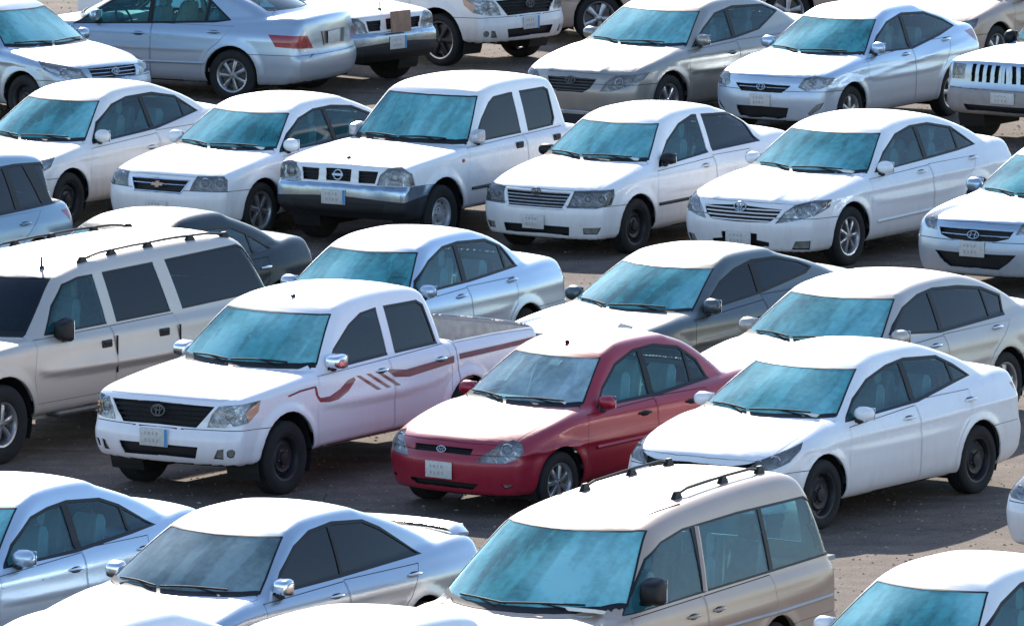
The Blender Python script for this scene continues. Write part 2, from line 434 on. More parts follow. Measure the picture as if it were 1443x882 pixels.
VIEWS = {}
def view(name, L):
    """direction looked along (outward), u axis, v axis, origin; body frame x forward (= -s), y left, z up"""
    if name == 'side': return V3(0, 1, 0), V3(-1, 0, 0), V3(0, 0, 1), V3(0, 0, 0)
    if name == 'front': return V3(1, 0, 0), V3(0, 1, 0), V3(0, 0, 1), V3(0, 0, 0)
    if name == 'rear': return V3(-1, 0, 0), V3(0, 1, 0), V3(0, 0, 1), V3(0, 0, 0)
    if name == 'top': return V3(0, 0, 1), V3(-1, 0, 0), V3(0, 1, 0), V3(0, 0, 0)
    if name == 'diag': return V3(CB, SB, 0), V3(-SB, CB, 0), V3(0, 0, 1), V3(0, 0, 0)
    if name == 'rdiag': return V3(-CB, SB, 0), V3(SB, CB, 0), V3(0, 0, 1), V3(-L, 0, 0)

class Carver:
    """half shell (y >= 0) that gets cut along feature outlines"""
    def __init__(s, shape, h=.034):
        s.sh = shape; p = shape.p; L = p['L']; s.L = L
        V, F = surface_nets(shape, -.12, L + .14, -.05, p['W'] / 2 + .12, .08, p['H'] + .14, h)
        for _ in range(3):
            g = shape.grad(V[:, 0], V[:, 1], V[:, 2]); d = shape(V[:, 0], V[:, 1], V[:, 2])
            V = V - g * np.clip(d, -.02, .02)[:, None]
        bm = bmesh.new()
        vs = [bm.verts.new((-a, b, c)) for a, b, c in V]
        for q in F:
            q = list(dict.fromkeys(int(i) for i in q))
            if len(q) < 3: continue
            try: bm.faces.new([vs[i] for i in q])
            except ValueError: pass
        bmesh.ops.bisect_plane(bm, geom=bm.verts[:] + bm.edges[:] + bm.faces[:], plane_co=(0, 0, 0), plane_no=(0, 1, 0), clear_inner=True, dist=1e-4)
        for v in bm.verts:
            if abs(v.co.y) < 2e-3: v.co.y = 0
        bm.normal_update()
        s.bm = bm
        up = sum(f.normal.z * f.calc_area() for f in bm.faces if f.calc_center_median().z > p['H'] * .8)
        if up < 0:
            bmesh.ops.reverse_faces(bm, faces=bm.faces[:]); bm.normal_update()
    def cut(s, vw, poly, thr=.12, region=None):
        d, ua, va, o = view(vw, s.L); bm = s.bm
        P = np.array(poly); lo = P.min(0) - .002; hi = P.max(0) + .002
        def box(f):
            U = [(v.co - o).dot(ua) for v in f.verts]; W = [(v.co - o).dot(va) for v in f.verts]
            return min(U), max(U), min(W), max(W)
        def ok(f):
            if f.normal.dot(d) < thr: return False
            if vw in ('front', 'diag') and f.verts[0].co.x < -s.L * .45: return False
            if vw in ('rear', 'rdiag') and f.verts[0].co.x > -s.L * .55: return False
            return True
        cur = {}
        for f in bm.faces:
            if not ok(f): continue
            b = box(f)
            if b[0] <= hi[0] and b[1] >= lo[0] and b[2] <= hi[1] and b[3] >= lo[1]: cur[f] = b
        n = len(poly)
        for i in range(n):
            a = poly[i]; c = poly[(i + 1) % n]
            if math.hypot(a[0] - c[0], a[1] - c[1]) < 1e-5: continue
            x0, x1 = min(a[0], c[0]) - 1e-4, max(a[0], c[0]) + 1e-4; y0, y1 = min(a[1], c[1]) - 1e-4, max(a[1], c[1]) + 1e-4
            fs = [f for f, b in cur.items() if b[0] <= x1 and b[1] >= x0 and b[2] <= y1 and b[3] >= y0]
            if not fs: continue
            seg = ua * (c[0] - a[0]) + va * (c[1] - a[1]); no = d.cross(seg)
            if no.length < 1e-9: continue
            co = o + ua * a[0] + va * a[1]
            es = set(); vs = set()
            for f in fs:
                es.update(f.edges); vs.update(f.verts)
            r = bmesh.ops.bisect_plane(bm, geom=fs + list(es) + list(vs), plane_co=co, plane_no=no.normalized(), dist=2e-4)
            for f in fs: cur.pop(f, None)
            for f in fs + [g for g in r['geom'] if isinstance(g, bmesh.types.BMFace)]:
                if f.is_valid: cur[f] = box(f)
    def finish(s):
        bm = s.bm; bm.normal_update(); bm.verts.ensure_lookup_table(); bm.faces.ensure_lookup_table()
        s.V = np.array([v.co[:] for v in bm.verts]); s.F = [[v.index for v in f.verts] for f in bm.faces]
        s.C = np.array([f.calc_center_median()[:] for f in bm.faces]); s.N = np.array([f.normal[:] for f in bm.faces])
        g = s.sh.grad(-s.V[:, 0], s.V[:, 1], s.V[:, 2]); s.G = np.stack([-g[:, 0], g[:, 1], g[:, 2]], -1)
        s.G[np.abs(s.V[:, 1]) < 1e-5, 1] = 0
        s.part = np.zeros(len(s.F), object); s.part[:] = 'body'; s.mat = np.zeros(len(s.F), object); s.mat[:] = 'paint'
        bm.free()
    def sel(s, vw, poly, thr=.0):
        d, ua, va, o = view(vw, s.L); C = s.C - np.array(o[:])
        m = inpoly(poly, C @ np.array(ua[:]), C @ np.array(va[:])) & (s.N @ np.array(d[:]) > thr)
        if vw in ('front', 'diag'): m &= s.C[:, 0] > -s.L * .45
        if vw in ('rear', 'rdiag'): m &= s.C[:, 0] < -s.L * .55
        return m
    def extract(s, mask, sides='both', off=0., rim=.014):
        """(verts, faces, face material keys, vertex normals) for the selected faces"""
        ids = np.nonzero(mask)[0]
        if not len(ids): return None
        used = {}; V = []; G = []; F = []; M = []
        def add(mirror):
            for i in ids:
                q = []
                for v in s.F[i]:
                    key = (v, mirror and s.V[v][1] > 1e-5)
                    if key not in used:
                        used[key] = len(V); c = s.V[v].copy(); g = s.G[v].copy()
                        if key[1]: c[1] = -c[1]; g[1] = -g[1]
                        V.append(c + g * off); G.append(g)
                    q.append(used[key])
                F.append(q[::-1] if mirror else q); M.append(s.mat[i])
        if sides in ('both', 'left'): add(False)
        if sides in ('both', 'right'): add(True)
        if rim:
            ec = {}
            for k, q in enumerate(F):
                for a, b in zip(q, q[1:] + q[:1]):
                    e = (min(a, b), max(a, b))
                    if e in ec: ec[e] = None
                    else: ec[e] = (a, b, k)
            low = {}
            for e in ec.values():
                if not e: continue
                a, b, k = e
                for v in (a, b):
                    if v not in low: low[v] = len(V); V.append(V[v] - G[v] * rim); G.append(G[v])
                F.append([b, a, low[a], low[b]]); M.append(M[k])
        return V, F, M, G
# ---------------------------------------------------------------- wheels
WCACHE = {}
def wheel_meshes(r, w, style, rimr):
    """tyre, rim and brake meshes of a wheel in its own frame, outer face towards +y"""
    key = (round(r, 3), round(w, 3), style, round(rimr, 3))
    if key in WCACHE: return WCACHE[key]
    h = w / 2
    t = MB(); prof = [(rimr, -h * .8), (rimr + .02, -h * .95), (r - .05, -h), (r - .015, -h * .9), (r - .002, -h * .72)]
    for g in (-.45, -.12, .2, .5):
        prof += [(r, g * h * 1.0 - .008), (r - .009, g * h - .004), (r - .009, g * h + .004), (r, g * h + .008)]
    prof += [(r - .002, h * .72), (r - .015, h * .9), (r - .05, h), (rimr + .022, h * .97), (rimr + .006, h * .86), (rimr, h * .8)]
    t.lathe(prof, 'rubber', 40)
    m = MB(); mat = {'steel': 'steel', 'steel_grey': 'cover', 'black_rim': 'steel', 'cover': 'cover', 'cover7': 'cover'}.get(style, 'alloy')
    lip = 'alloy' if style == 'black_rim' else mat
    m.lathe([(rimr - .012, -h * .8), (rimr - .03, -h * .2), (rimr - .028, h * .55), (rimr - .014, h * .8), (rimr + .004, h * .86), (rimr + .004, h * .78)], [mat, mat, mat, lip, lip], 40)
    yo = h * .62
    if style in ('steel', 'steel_grey'):
        m.lathe([(rimr - .02, yo - .045), (rimr * .78, yo - .035), (rimr * .62, yo - .005), (rimr * .45, yo - .02), (rimr * .3, yo - .01), (rimr * .28, yo + .015), (0.001, yo + .02)], mat, 40)
        for k in range(12):
            a = 2 * math.pi * k / 12; m.super((math.cos(a) * rimr * .76, yo - .03, math.sin(a) * rimr * .76), (.035, .012, .035), 'black', 1, 8, 4)
        for k in range(5):
            a = 2 * math.pi * k / 5; m.super((math.cos(a) * rimr * .36, yo - .005, math.sin(a) * rimr * .36), (.02, .025, .02), 'disc', 1, 6, 4)
    else:
        ns = {'five': 5, 'six': 6, 'seven': 7, 'cover7': 7, 'ten': 10, 'black_rim': 6, 'cover': 8, 'star': 5}[style]
        m.lathe([(rimr * .27, yo - .04), (rimr * .25, yo - .002), (rimr * .18, yo + .012), (.001, yo + .014)], mat, 20)
        for k in range(ns):
            a = 2 * math.pi * k / ns + math.pi / 2; ca, sa = math.cos(a), math.sin(a)
            wi, wo = {5: (.34, .34), 6: (.3, .26), 7: (.24, .24), 8: (.2, .3), 10: (.13, .14)}[ns]
            if style == 'star': wi, wo = .4, .2
            V = []; F = []
            for rad, ww, yy, dp in ((rimr * .18, wi * .6, yo + .008, .03), (rimr * .5, wi * .85, yo + .004, .028), (rimr * .8, wo, yo - .002, .026), (rimr - .012, wo * 1.35, yo - .01, .03)):
                hw = ww * rimr / 2
                for sx, ddy in ((-1, 0), (-.7, .006), (.7, .006), (1, 0), (1, -dp), (-1, -dp)):
                    px, pz = rad, sx * hw; V.append((ca * px - sa * pz, yy + ddy, sa * px + ca * pz))
            for i in range(3):
                for j in range(6): F.append([i * 6 + j, i * 6 + (j + 1) % 6, (i + 1) * 6 + (j + 1) % 6, (i + 1) * 6 + j])
            m.add(V, F, mat)
        if style in ('cover', 'cover7'):
            m.lathe([(rimr * .84, yo - .014), (rimr * .86, yo - .004), (rimr - .012, yo - .004)], mat, 40)
        m.lathe([(rimr * .09, yo + .012), (rimr * .08, yo + .02), (.001, yo + .021)], 'chrome' if mat != 'steel' else 'disc', 14)
    b = MB(); b.lathe([(rimr * .8, -.01), (rimr * .8, .012), (rimr * .3, .012), (rimr * .25, .03), (.001, .03)], 'disc', 28)
    b.lathe([(rimr * .86, -h * .7), (rimr * .2, -h * .7), (.001, -h * .7)], 'black', 24)
    b.box((rimr * .55, .0, .05), (.09, .07, .2), 'disc')
    WCACHE[key] = (t, m, b); return WCACHE[key]
def add_wheel(parent, x, y, r, w, style, rimr, side, cache={}):
    t, m, b = wheel_meshes(r, w, style, rimr)
    key = id(t)
    if key not in cache:
        wh = b.build('wheel', parent); ty = t.build('tyre', wh, ang=50); ri = m.build('rim', wh, ang=40); cache[key] = wh; o = wh
        o.parent = parent
    else:
        src = cache[key]; o = src.copy(); COL.objects.link(o); o.parent = parent
        for ch in list(src.children):
            c = ch.copy(); COL.objects.link(c); c.parent = o
    o.location = (x, y, r - .004); o.rotation_euler = (0, random.uniform(0, 6.28) if side > 0 else 0, 0) if side > 0 else (0, random.uniform(0, 6.28), math.pi)
    return o

# ---------------------------------------------------------------- emblems on the grille: shapes of the marks in the photo
def emblem(mb, kind, c, fwd, up, sz, mat='chrome'):
    c = V3(*c); f = V3(*fwd).normalized(); u = V3(*up); u = (u - f * u.dot(f)).normalized(); l = u.cross(f).normalized()
    P = lambda a, b, d=0: c + l * a * sz + u * b * sz + f * d
    if kind == 'triple_oval':
        mb.ring(P(0, 0), sz * .5, sz * .34, sz * .05, mat, l, u, 24); mb.ring(P(0, -.02), sz * .15, sz * .31, sz * .045, mat, l, u, 18); mb.ring(P(0, .14), sz * .33, sz * .13, sz * .045, mat, l, u, 20)
    elif kind == 'ring_bar':
        mb.ring(P(0, 0), sz * .42, sz * .42, sz * .07, mat, l, u, 24); mb.box(P(0, 0, .004), (.012, sz * 1.1, sz * .2), mat, rot=frame_rot(f, l, u))
    elif kind == 'bowtie':
        q = [(-.6, -.12), (-.5, .12), (-.17, .12), (-.13, .26), (.2, .26), (.17, .12), (.6, .12), (.5, -.12), (.17, -.12), (.13, -.26), (-.2, -.26), (-.17, -.12)]
        V = [P(a, b, .006) for a, b in q] + [P(a, b, -.004) for a, b in q]; n = len(q)
        mb.add(V, [list(range(n))] + [[i, i + n, (i + 1) % n + n, (i + 1) % n] for i in range(n)], 'amber' if mat == 'gold' else mat)
    elif kind == 'slant_h':
        mb.ring(P(0, 0), sz * .5, sz * .3, sz * .045, mat, l, u, 24)
        for a in (-.2, .2): mb.tube([P(a - .07, -.22), P(a, 0), P(a + .07, .22)], sz * .045, mat, 6)
        mb.tube([P(-.2, -.06), P(0, .02), P(.2, .06)], sz * .04, mat, 6)
    elif kind == 'oval':
        mb.ring(P(0, 0), sz * .5, sz * .28, sz * .05, mat, l, u, 24)
        for a in (-.22, 0, .22): mb.tube([P(a - .05, -.14), P(a + .05, .14)], sz * .04, mat, 5)
def frame_rot(f, l, u):
    return Matrix((f, l, u)).transposed()

def circ(cx, cz, r, n=26): return [(cx + r * math.cos(2 * math.pi * i / n), cz + r * math.sin(2 * math.pi * i / n)) for i in range(n)]
def strip(pts, w):
    """thin closed outline along a polyline"""
    a = []; b = []
    for i, p in enumerate(pts):
        q = pts[min(i + 1, len(pts) - 1)]; o = pts[max(i - 1, 0)]; dx, dy = q[0] - o[0], q[1] - o[1]; l = math.hypot(dx, dy)
        a.append((p[0] - dy / l * w, p[1] + dx / l * w)); b.append((p[0] + dy / l * w, p[1] - dx / l * w))
    return a + b[::-1]

def seat_mb(mat, w=.52):
    m = MB(); m.box((.02, 0, .12), (.52, w, .16), mat, bev=.05)
    m.box((-.30, 0, .42), (.15, w, .62), mat, rot=Matrix.Rotation(R(-14), 3, 'Y'), bev=.05, top=(.8, .8)); return m

def build_car(p, label, category='car', group=None, name='parked_car'):
    """one vehicle; p holds its profiles, outlines and finishes"""
    sh = Shape(p); L, W, H = p['L'], p['W'] / 2, p['H']; foh, wb, ar, wr = p['foh'], p['wb'], p['arch'], p['wr']
    cv = Carver(sh, p.get('h', .036)); zbelt = p['zb']
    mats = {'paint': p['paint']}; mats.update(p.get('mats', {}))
    root = bpy.data.objects.new(name, None); COL.objects.link(root); root.empty_display_size = .5
    root['label'] = label; root['category'] = category
    if group: root['group'] = group
    if 'beta' in p:
        global BETA, CB, SB
        BETA = R(p['beta']); CB, SB = math.cos(BETA), math.sin(BETA)
    # --- outlines
    arches = [circ(foh, wr + p.get('az', .01), ar), circ(foh + wb, wr + p.get('az', .01), p.get('arch2', ar))]
    for a in arches: cv.cut('side', a, .05)
    dlo = p['dlo']; dlo_in = inset(dlo, p.get('frame', .027))
    cv.cut('side', dlo); cv.cut('side', dlo_in)
    pil = [strip([(a, zbelt - .1), (b, H)], w) for a, b, w in p['pillars']]
    for q in pil: cv.cut('side', q, .2)
    # windscreen and rear window outlines in plan
    def ws_poly(z0, z1, probe, pw0, pw1, drop=.03):
        base = []; top = []; edge = []
        for i in range(9):
            zz = z0 + (z1 - z0) * i / 8; k = i / 8; ss = probe(.3, zz)
            for _ in range(3): ye = float(sh.ylim_gr(ss, zz)) - (pw0 * (1 - k) + pw1 * k); ss = probe(ye, zz)
            edge.append((ss, ye))
        yb_, yt = edge[0][1], edge[-1][1]
        for i in range(7):
            t = i / 6; base.append((probe(yb_ * t, z0 + (0 if t < .999 else 0)), yb_ * t)); top.append((probe(yt * t, z1 - .0), yt * t))
        return [(base[0][0], -.1)] + base[:-1] + edge + top[:-1][::-1] + [(top[0][0], -.1)]
    wz0, wz1 = p['ws_z']; front_probe = lambda y, z: float(sh.front(y, z)); rear_probe = lambda y, z: float(sh.rear(y, z))
    wsp = ws_poly(wz0, wz1, front_probe, p.get('pwb', .035), p.get('pwt', .05)); wsi = inset(wsp, .016)
    cv.cut('top', wsp, .1); cv.cut('top', wsi, .1)
    rwp = None
    if p.get('rw_z'):
        if p.get('rw_vert'):
            yy = p['rw_vert']; z0, z1 = p['rw_z']; rwp = [(-.1, z0), (yy, z0), (yy - .04, z1), (-.1, z1)]; rwi = inset(rwp, .02); rview = 'rear'
        else: rwp = ws_poly(p['rw_z'][0], p['rw_z'][1], rear_probe, .12, .09); rwi = inset(rwp, .018); rview = 'top'
        cv.cut(rview, rwp, .1); cv.cut(rview, rwi, .1)
    # bonnet
    hf = p['hood_z']; hs = []
    ysd = p.get('hood_y', W - .17)
    nose = [(front_probe(ysd * t, hf - .015 * t * t), ysd * t) for t in (0, .25, .5, .75, .9)]
    cow = [(wsp[1 + i][0] - p.get('cowl', .05), wsp[1 + i][1]) for i in range(0, 7)]
    hood = [(nose[0][0], -.1)] + nose + [(nose[-1][0] + .1, ysd)] + [(cow[-1][0] - .02, ysd + .045)] + [(a, min(b, ysd)) for a, b in cow[::-1]][:6] + [(cow[0][0], -.1)]
    hood = [q for i, q in enumerate(hood) if i == 0 or math.hypot(q[0] - hood[i - 1][0], q[1] - hood[i - 1][1]) > .004]
    hood_in = inset(hood, .008)
    cv.cut('top', hood, .25); cv.cut('top', hood_in, .25)
    # doors
    doors = []
    for d in p['doors']:
        cv.cut('side', d, .2); di = inset(d, p.get('gapw', .008)); cv.cut('side', di, .2); doors.append((d, di))
    # bumper seams
    zf = p.get('zbf', .60); zr = p.get('zbr', .62)
    seamf = strip([(-.3, zf), (foh - .2, zf - .02)], .004); seamr = strip([(foh + wb + .2, zr), (L + .3, zr)], .004)
    cv.cut('side', seamf, .1); cv.cut('side', seamr, .1)
    cv.cut('front', strip([(-.2, zf), (1.2, zf)], .004), .1); cv.cut('rear', strip([(-.2, zr), (1.2, zr)], .004), .1)
    lid = None
    if p.get('lid'):
        lid = p['lid']; cv.cut('top', lid, .3); cv.cut('top', inset(lid, .006), .3)
    feats = p.get('feats', [])
    for ft in feats: cv.cut(ft['view'], ft['poly'], ft.get('thr', .1))
    if p.get('bed'):
        b = p['bed']; bedp = [(b['s0'], -.1), (b['s1'], -.1), (b['s1'], b['y']), (b['s0'], b['y'])]; cv.cut('top', bedp, .3)
        cv.cut('side', strip([(b['s0'] - .035, .2), (b['s0'] - .035, 1.9)], .008), .3)
    if p.get('shell_cut'): cv.cut('side', p['shell_cut'], .05)
    cv.finish()
    C, NN, part, mat = cv.C, cv.N, cv.part, cv.mat; S = -C[:, 0]
    # --- classification (later wins)
    mat[(NN[:, 2] < -.86) & (C[:, 2] < .45)] = 'black'
    m = (C[:, 2] < zf) & (S < foh - .1) & (S < foh - ar + .05 + .4 * (C[:, 2] > 0)); part[m] = 'front_bumper'
    part[(C[:, 2] < zr) & (S > foh + wb + .1)] = 'rear_bumper'
    fcut = p.get('bumper_front_mat'); 
    if fcut: mat[part == 'front_bumper'] = fcut
    g = cv.sel('top', hood, .25) & (S < wz0 * 0 + cow[0][0] + .3) & (C[:, 2] > hf - .08)
    gi = g & cv.sel('top', hood_in, .25)
    part[gi] = 'bonnet'; mat[g & ~gi] = 'gap'; part[g & ~gi] = 'body'
    for i, (d, di) in enumerate(doors):
        a = cv.sel('side', d, .2) & (C[:, 1] > .3); b = cv.sel('side', di, .2) & a; part[b] = 'door%d' % i; mat[a & ~b] = 'gap'; part[a & ~b] = 'body'
    g = (cv.sel('side', seamf, .0) & (S < foh)) | (cv.sel('side', seamr, 0)); mat[g & (np.abs(NN[:, 2]) < .8)] = 'gap'; part[mat == 'gap'] = 'body'
    if lid:
        a = cv.sel('top', lid, .3) & (S > L * .6); b = a & cv.sel('top', inset(lid, .006), .3); part[b] = 'boot_lid'; mat[a & ~b] = 'gap'
    # side glass
    a = cv.sel('side', dlo) & (C[:, 1] > .3); b = a & cv.sel('side', dlo_in)
    frame_mat = p.get('frame_mat', 'trim'); mat[a] = frame_mat; part[a & (NN[:, 1] > 0)] = 'body'
    pm = np.zeros(len(S), bool)
    for q, (s0, s1, w) in zip(pil, p['pillars']): pm |= cv.sel('side', q)
    if p.get('pillar_mat'): mat[a & pm & (C[:, 2] > zbelt - .05)] = p['pillar_mat']
    cs = S.copy()
    gl = b & ~pm; pane = np.zeros(len(S), int)
    for s0, s1, w in p['pillars']:
        zz = C[:, 2]; pane += (S > s0 + (s1 - s0) * (zz - zbelt + .1) / (H - zbelt + .1)).astype(int)
    for k in range(len(p['pillars']) + 1): part[gl & (pane == k)] = 'pane%d' % k
    # windscreen
    a = cv.sel('top', wsp, .05) & (C[:, 2] > wz0 - .05) & (S < L * .6); b = a & cv.sel('top', wsi, .05); mat[a] = 'trim'; part[a] = 'body'; part[b] = 'windscreen'
    # cowl strip
    cw = [(hood[-1][0], -.1)] + [(q[0] - .05 * 0 - p.get('cowl', .05), q[1]) for q in wsp[1:8]] + [(q[0] + .01, q[1]) for q in wsp[1:8]][::-1] + [(wsp[1][0], -.1)]
    a = cv.sel('top', cw, .2) & (C[:, 2] > wz0 - .12) & (part == 'body') & (mat == 'paint') & (S < L * .5); mat[a] = 'trim'
    if rwp:
        a = cv.sel(rview, rwp, .05) & (C[:, 2] > p['rw_z'][0] - .05); 
        a &= S > L * .5
        b = a & cv.sel(rview, rwi, .05); mat[a] = 'trim'; part[a] = 'body'; part[b] = 'rear_window'
    for ft in feats:
        a = cv.sel(ft['view'], ft['poly'], ft.get('thr', .1) * .5)
        if ft.get('only'): a &= np.isin(part, ft['only'])
        if ft.get('zlim'): a &= (C[:, 2] < ft['zlim'])
        if ft.get('part'): part[a] = ft['part']
        if ft.get('mat'): mat[a] = ft['mat']
    kill = np.zeros(len(S), bool)
    for q in arches: kill |= inpoly(q, S, C[:, 2]) & (C[:, 1] > W - .36) & (C[:, 2] < wr + ar + .03)
    if p.get('bed'):
        b = p['bed']; kill |= inpoly(bedp, S, C[:, 1]) & (NN[:, 2] > .3) & (C[:, 2] > b['zf'] + .05)
        a = cv.sel('side', strip([(b['s0'] - .035, .2), (b['s0'] - .035, 1.9)], .008), .2); a |= (S > b['s0'] - .043) & (S < b['s0'] - .027) & (C[:, 2] < b['zt'] + .05); mat[a & (part == 'body')] = 'gap'
        m = (S > b['s0'] - .027) & (part == 'body') & (mat != 'gap') & (C[:, 2] < b['zt'] + .06); part[m] = 'truck_bed'
    part[kill] = 'none'
    # --- parts
    def obj(nm, mask, sides='both', off=0., rim=.014, parent=root, extra=None, only_mat=None):
        r = cv.extract(mask, sides, off, rim)
        if r is None: return None
        V, F, M, G = r
        if only_mat: M = [only_mat] * len(M)
        if extra:
            o = len(V); V = list(V) + [np.array(q) for q in extra.v]; F = F + [[i + o for i in f] for f in extra.f]; M = M + extra.m
            me = mkobj(nm, V, F, M, parent, mats, True, None)
            return me
        return mkobj(nm, V, F, M, parent, mats, True, G)
    body = obj('body', (part == 'body') & (mat != 'gap'))
    gmask = mat == 'gap'
    gap = cv.extract(gmask & (part != 'none'), 'both', -.010, 0)
    if gap: obj_g = mkobj('seam', gap[0], gap[1], gap[2], body, mats, True, gap[3])
    bon = obj('bonnet', (part == 'bonnet'))
    fb = obj('front_bumper', (part == 'front_bumper') & (mat != 'gap')); rb = obj('rear_bumper', (part == 'rear_bumper') & (mat != 'gap'))
    obj('boot_lid', part == 'boot_lid'); obj('plate_panel', part == 'plate_panel', off=-.02, rim=-.03); obj('truck_bed', (part == 'truck_bed') & (mat != 'gap'))
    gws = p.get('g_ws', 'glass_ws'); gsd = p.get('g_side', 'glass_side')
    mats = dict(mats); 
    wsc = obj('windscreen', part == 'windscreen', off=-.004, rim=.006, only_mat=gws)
    if rwp: obj('rear_window', part == 'rear_window', off=-.004, rim=.006, only_mat=p.get('g_rear', gsd))
    pg = p.get('pane_glass', {})
    for side in ('left', 'right'):
        sg = 1 if side == 'left' else -1; dd = []
        for i in range(len(doors)):
            d = obj('door', part == 'door%d' % i, side); dd.append(d)
            if d and p.get('handles'):
                hx, hz = p['handles'][i]; yy = sh.side(hx, hz); mb = MB(); hm = p.get('handle_mat', 'paint')
                if p.get('handle_black'):   # recessed pull handle
                    mb.box((-hx, sg * (yy + .004), hz), (.16, .02, .075), 'plastic', bev=.012); mb.box((-hx, sg * (yy + .017), hz + .012), (.12, .014, .028), 'trim', bev=.005)
                else:
                    mb.super((-hx, sg * (yy - .004), hz - .004), (.15, .03, .055), 'trim', .8, 14, 8)
                    y2 = sh.side(hx - .07, hz); y3 = sh.side(hx + .07, hz)
                    mb.tube([(-hx + .095, sg * (y2 + .004), hz), (-hx + .05, sg * (yy + .03), hz + .004), (-hx, sg * (yy + .036), hz + .006), (-hx - .05, sg * (yy + .03), hz + .006), (-hx - .095, sg * (y3 + .002), hz)], [.01, .014, .015, .014, .011], hm, 8)
                mb.build('door_handle', d, mats)
        for k in range(len(p['pillars']) + 1):
            par = dd[k] if k < len(dd) and dd[k] else root
            if p.get('pane_door'): par = dd[p['pane_door'][k]] if p['pane_door'][k] is not None else root
            obj('side_window', part == 'pane%d' % k, side, -.008, .006, par, only_mat=pg.get(k, gsd))
        # lamps
        for nm, key in (('headlight', 'headlight'), ('taillight', 'taillight'), ('fog_light', 'fog_light'), ('indicator', 'indicator')):
            mk = part == key
            if not mk.any(): continue
            if key == 'headlight':
                h = obj('headlight', mk, side, .001, .008, root, only_mat='lens')
                back = cv.extract(mk, side, -.055, 0); vs = back[0]; gs = back[3]
                vs = [v - g * .012 * math.sin(v[1] * 55 + v[2] * 70) for v, g in zip(vs, gs)]
                rf = mkobj('reflector', vs, back[1], [p.get('lamp_mat', 'reflector')] * len(back[1]), h, mats, False)
                walls = cv.extract(mk, side, -.004, .055); nf = len(back[1])
                mkobj('lamp_housing', walls[0], walls[1][nf:], [p.get('lamp_wall', 'lamp_dark')] * (len(walls[1]) - nf), h, mats, False)
                for (u, z, r0, bm_) in p.get('bulbs', []):
                    # find surface point on the diagonal view
                    y = None
                    for yy in np.linspace(.25, W, 60):
                        ss = sh.front(yy, z)
                        if ss is not None and yy * CB + ss * SB >= u: y = yy; break
                    if y is None: continue
                    fw = V3(CB * .9, SB * .5, 0).normalized(); c = V3(-ss, y, z) - fw * .035
                    mb = MB(); c2 = V3(c.x, c.y * sg, c.z); f2 = V3(fw.x, fw.y * sg, 0); l2 = V3(0, 0, 1).cross(f2)
                    mb.ring(c2, r0, r0, r0 * .14, 'chrome', l2, (0, 0, 1), 20, 6); mb.super(c2 - f2 * .01, (r0 * 1.5,) * 3, bm_, 1, 12, 8)
                    mb.build('bulb', h, mats)
            else:
                o = obj(nm, mk, side, {'fog_light': -.03}.get(key, .002), .012 if key != 'fog_light' else 0, root, only_mat={'taillight': 'red_lamp', 'fog_light': p.get('fog_mat', 'lamp_dark'), 'indicator': 'amber'}[key])
    # grille and intakes: recessed dark mesh with bars that follow the nose
    for nm in ('grille', 'air_intake'):
        mk = part == nm
        if not mk.any(): continue
        back = cv.extract(mk, 'both', -.05, 0); walls = cv.extract(mk, 'both', -.002, .05); nf = len(back[1]); mb = MB()
        mb.add(back[0], back[1], 'black'); mb.add(walls[0], walls[1][nf:], 'trim')
        polys = [ft['poly'] for ft in feats if ft.get('part') == nm]
        for z, r0, mt in p.get(nm + '_bars', []):
            seg = []
            for y in np.linspace(-W, W, 141):
                ss = sh.front(abs(y), z)
                okk = ss is not None and any(inpoly(P, np.array([abs(y) * CB + ss * SB]), np.array([z]))[0] for P in polys)
                if okk: seg.append((-ss - .012, y, z))
                elif len(seg) > 2: mb.tube(seg, r0, mt, 6, flat=.8); seg = []
                else: seg = []
            if len(seg) > 2: mb.tube(seg, r0, mt, 6, flat=.8)
        for y, z0, z1, r0, mt in p.get(nm + '_posts', []):
            for sgn in ((-1, 1) if y else (1,)):
                mb.tube([(-sh.front(y, z) + .001, sgn * y, z) for z in np.linspace(z0, z1, 6)], r0, mt, 6)
        if nm == 'grille' and p.get('rimchrome'):
            P = polys[0]; pts = []
            for (u, z) in [q for q in P]:
                y = 0
                for yy in np.linspace(0, W, 80):
                    ss = sh.front(yy, z)
                    if ss is not None and yy * CB + ss * SB >= u: y = yy; break
                pts.append((-(sh.front(y, z) or 0) + .002, y, z))
            loop = [q for q in pts if q[1] > .001]
            full = [(a, b, c) for a, b, c in loop] 
            mb.tube([(loop[0][0], -loop[0][1], loop[0][2])] + loop[:] if False else loop, p['rimchrome'][0], p['rimchrome'][1], 6)
            mb.tube([(a, -b, c) for a, b, c in loop], p['rimchrome'][0], p['rimchrome'][1], 6)
            a = loop[0]; b = loop[-1]
            for e in (a, b):
                mb.tube([(-(sh.front(abs(y), e[2]) or 0) + .002, y, e[2]) for y in np.linspace(-e[1], e[1], 15)], p['rimchrome'][0], p['rimchrome'][1], 6)
        mb.build(nm, root, mats)
    if p.get('emblem'):
        kind, z, szz, mt = p['emblem']; ss = sh.front(0, z); mb = MB(); emblem(mb, kind, (-ss + .012, 0, z), (1, 0, .15), (0, 0, 1), szz, {'chrome': 'badge_metal'}.get(mt, mt)); mb.build('badge', bon or root, mats)
    # number plates
    if p.get('plate'):
        z, w, hh, yo, blue = p['plate']; ss = sh.front(abs(yo), z)
        if ss is None: ss = 0
        ss = min(ss, sh.front(abs(yo), z + hh / 2) or 9); mb = MB(); mb.box((-ss + .012, yo, z), (.008, w, hh), 'plate', bev=.003)
        for k in range(4): mb.box((-ss + .0175, yo - w * .30 + k * w * .14, z + hh * .20), (.003, .012 + .008 * (k % 2), hh * .16), 'plate_mark')
        for k in range(4): mb.box((-ss + .0175, yo - w * .28 + k * w * .14, z - hh * .2), (.003, .022 - .008 * (k % 2), hh * .2), 'plate_mark')
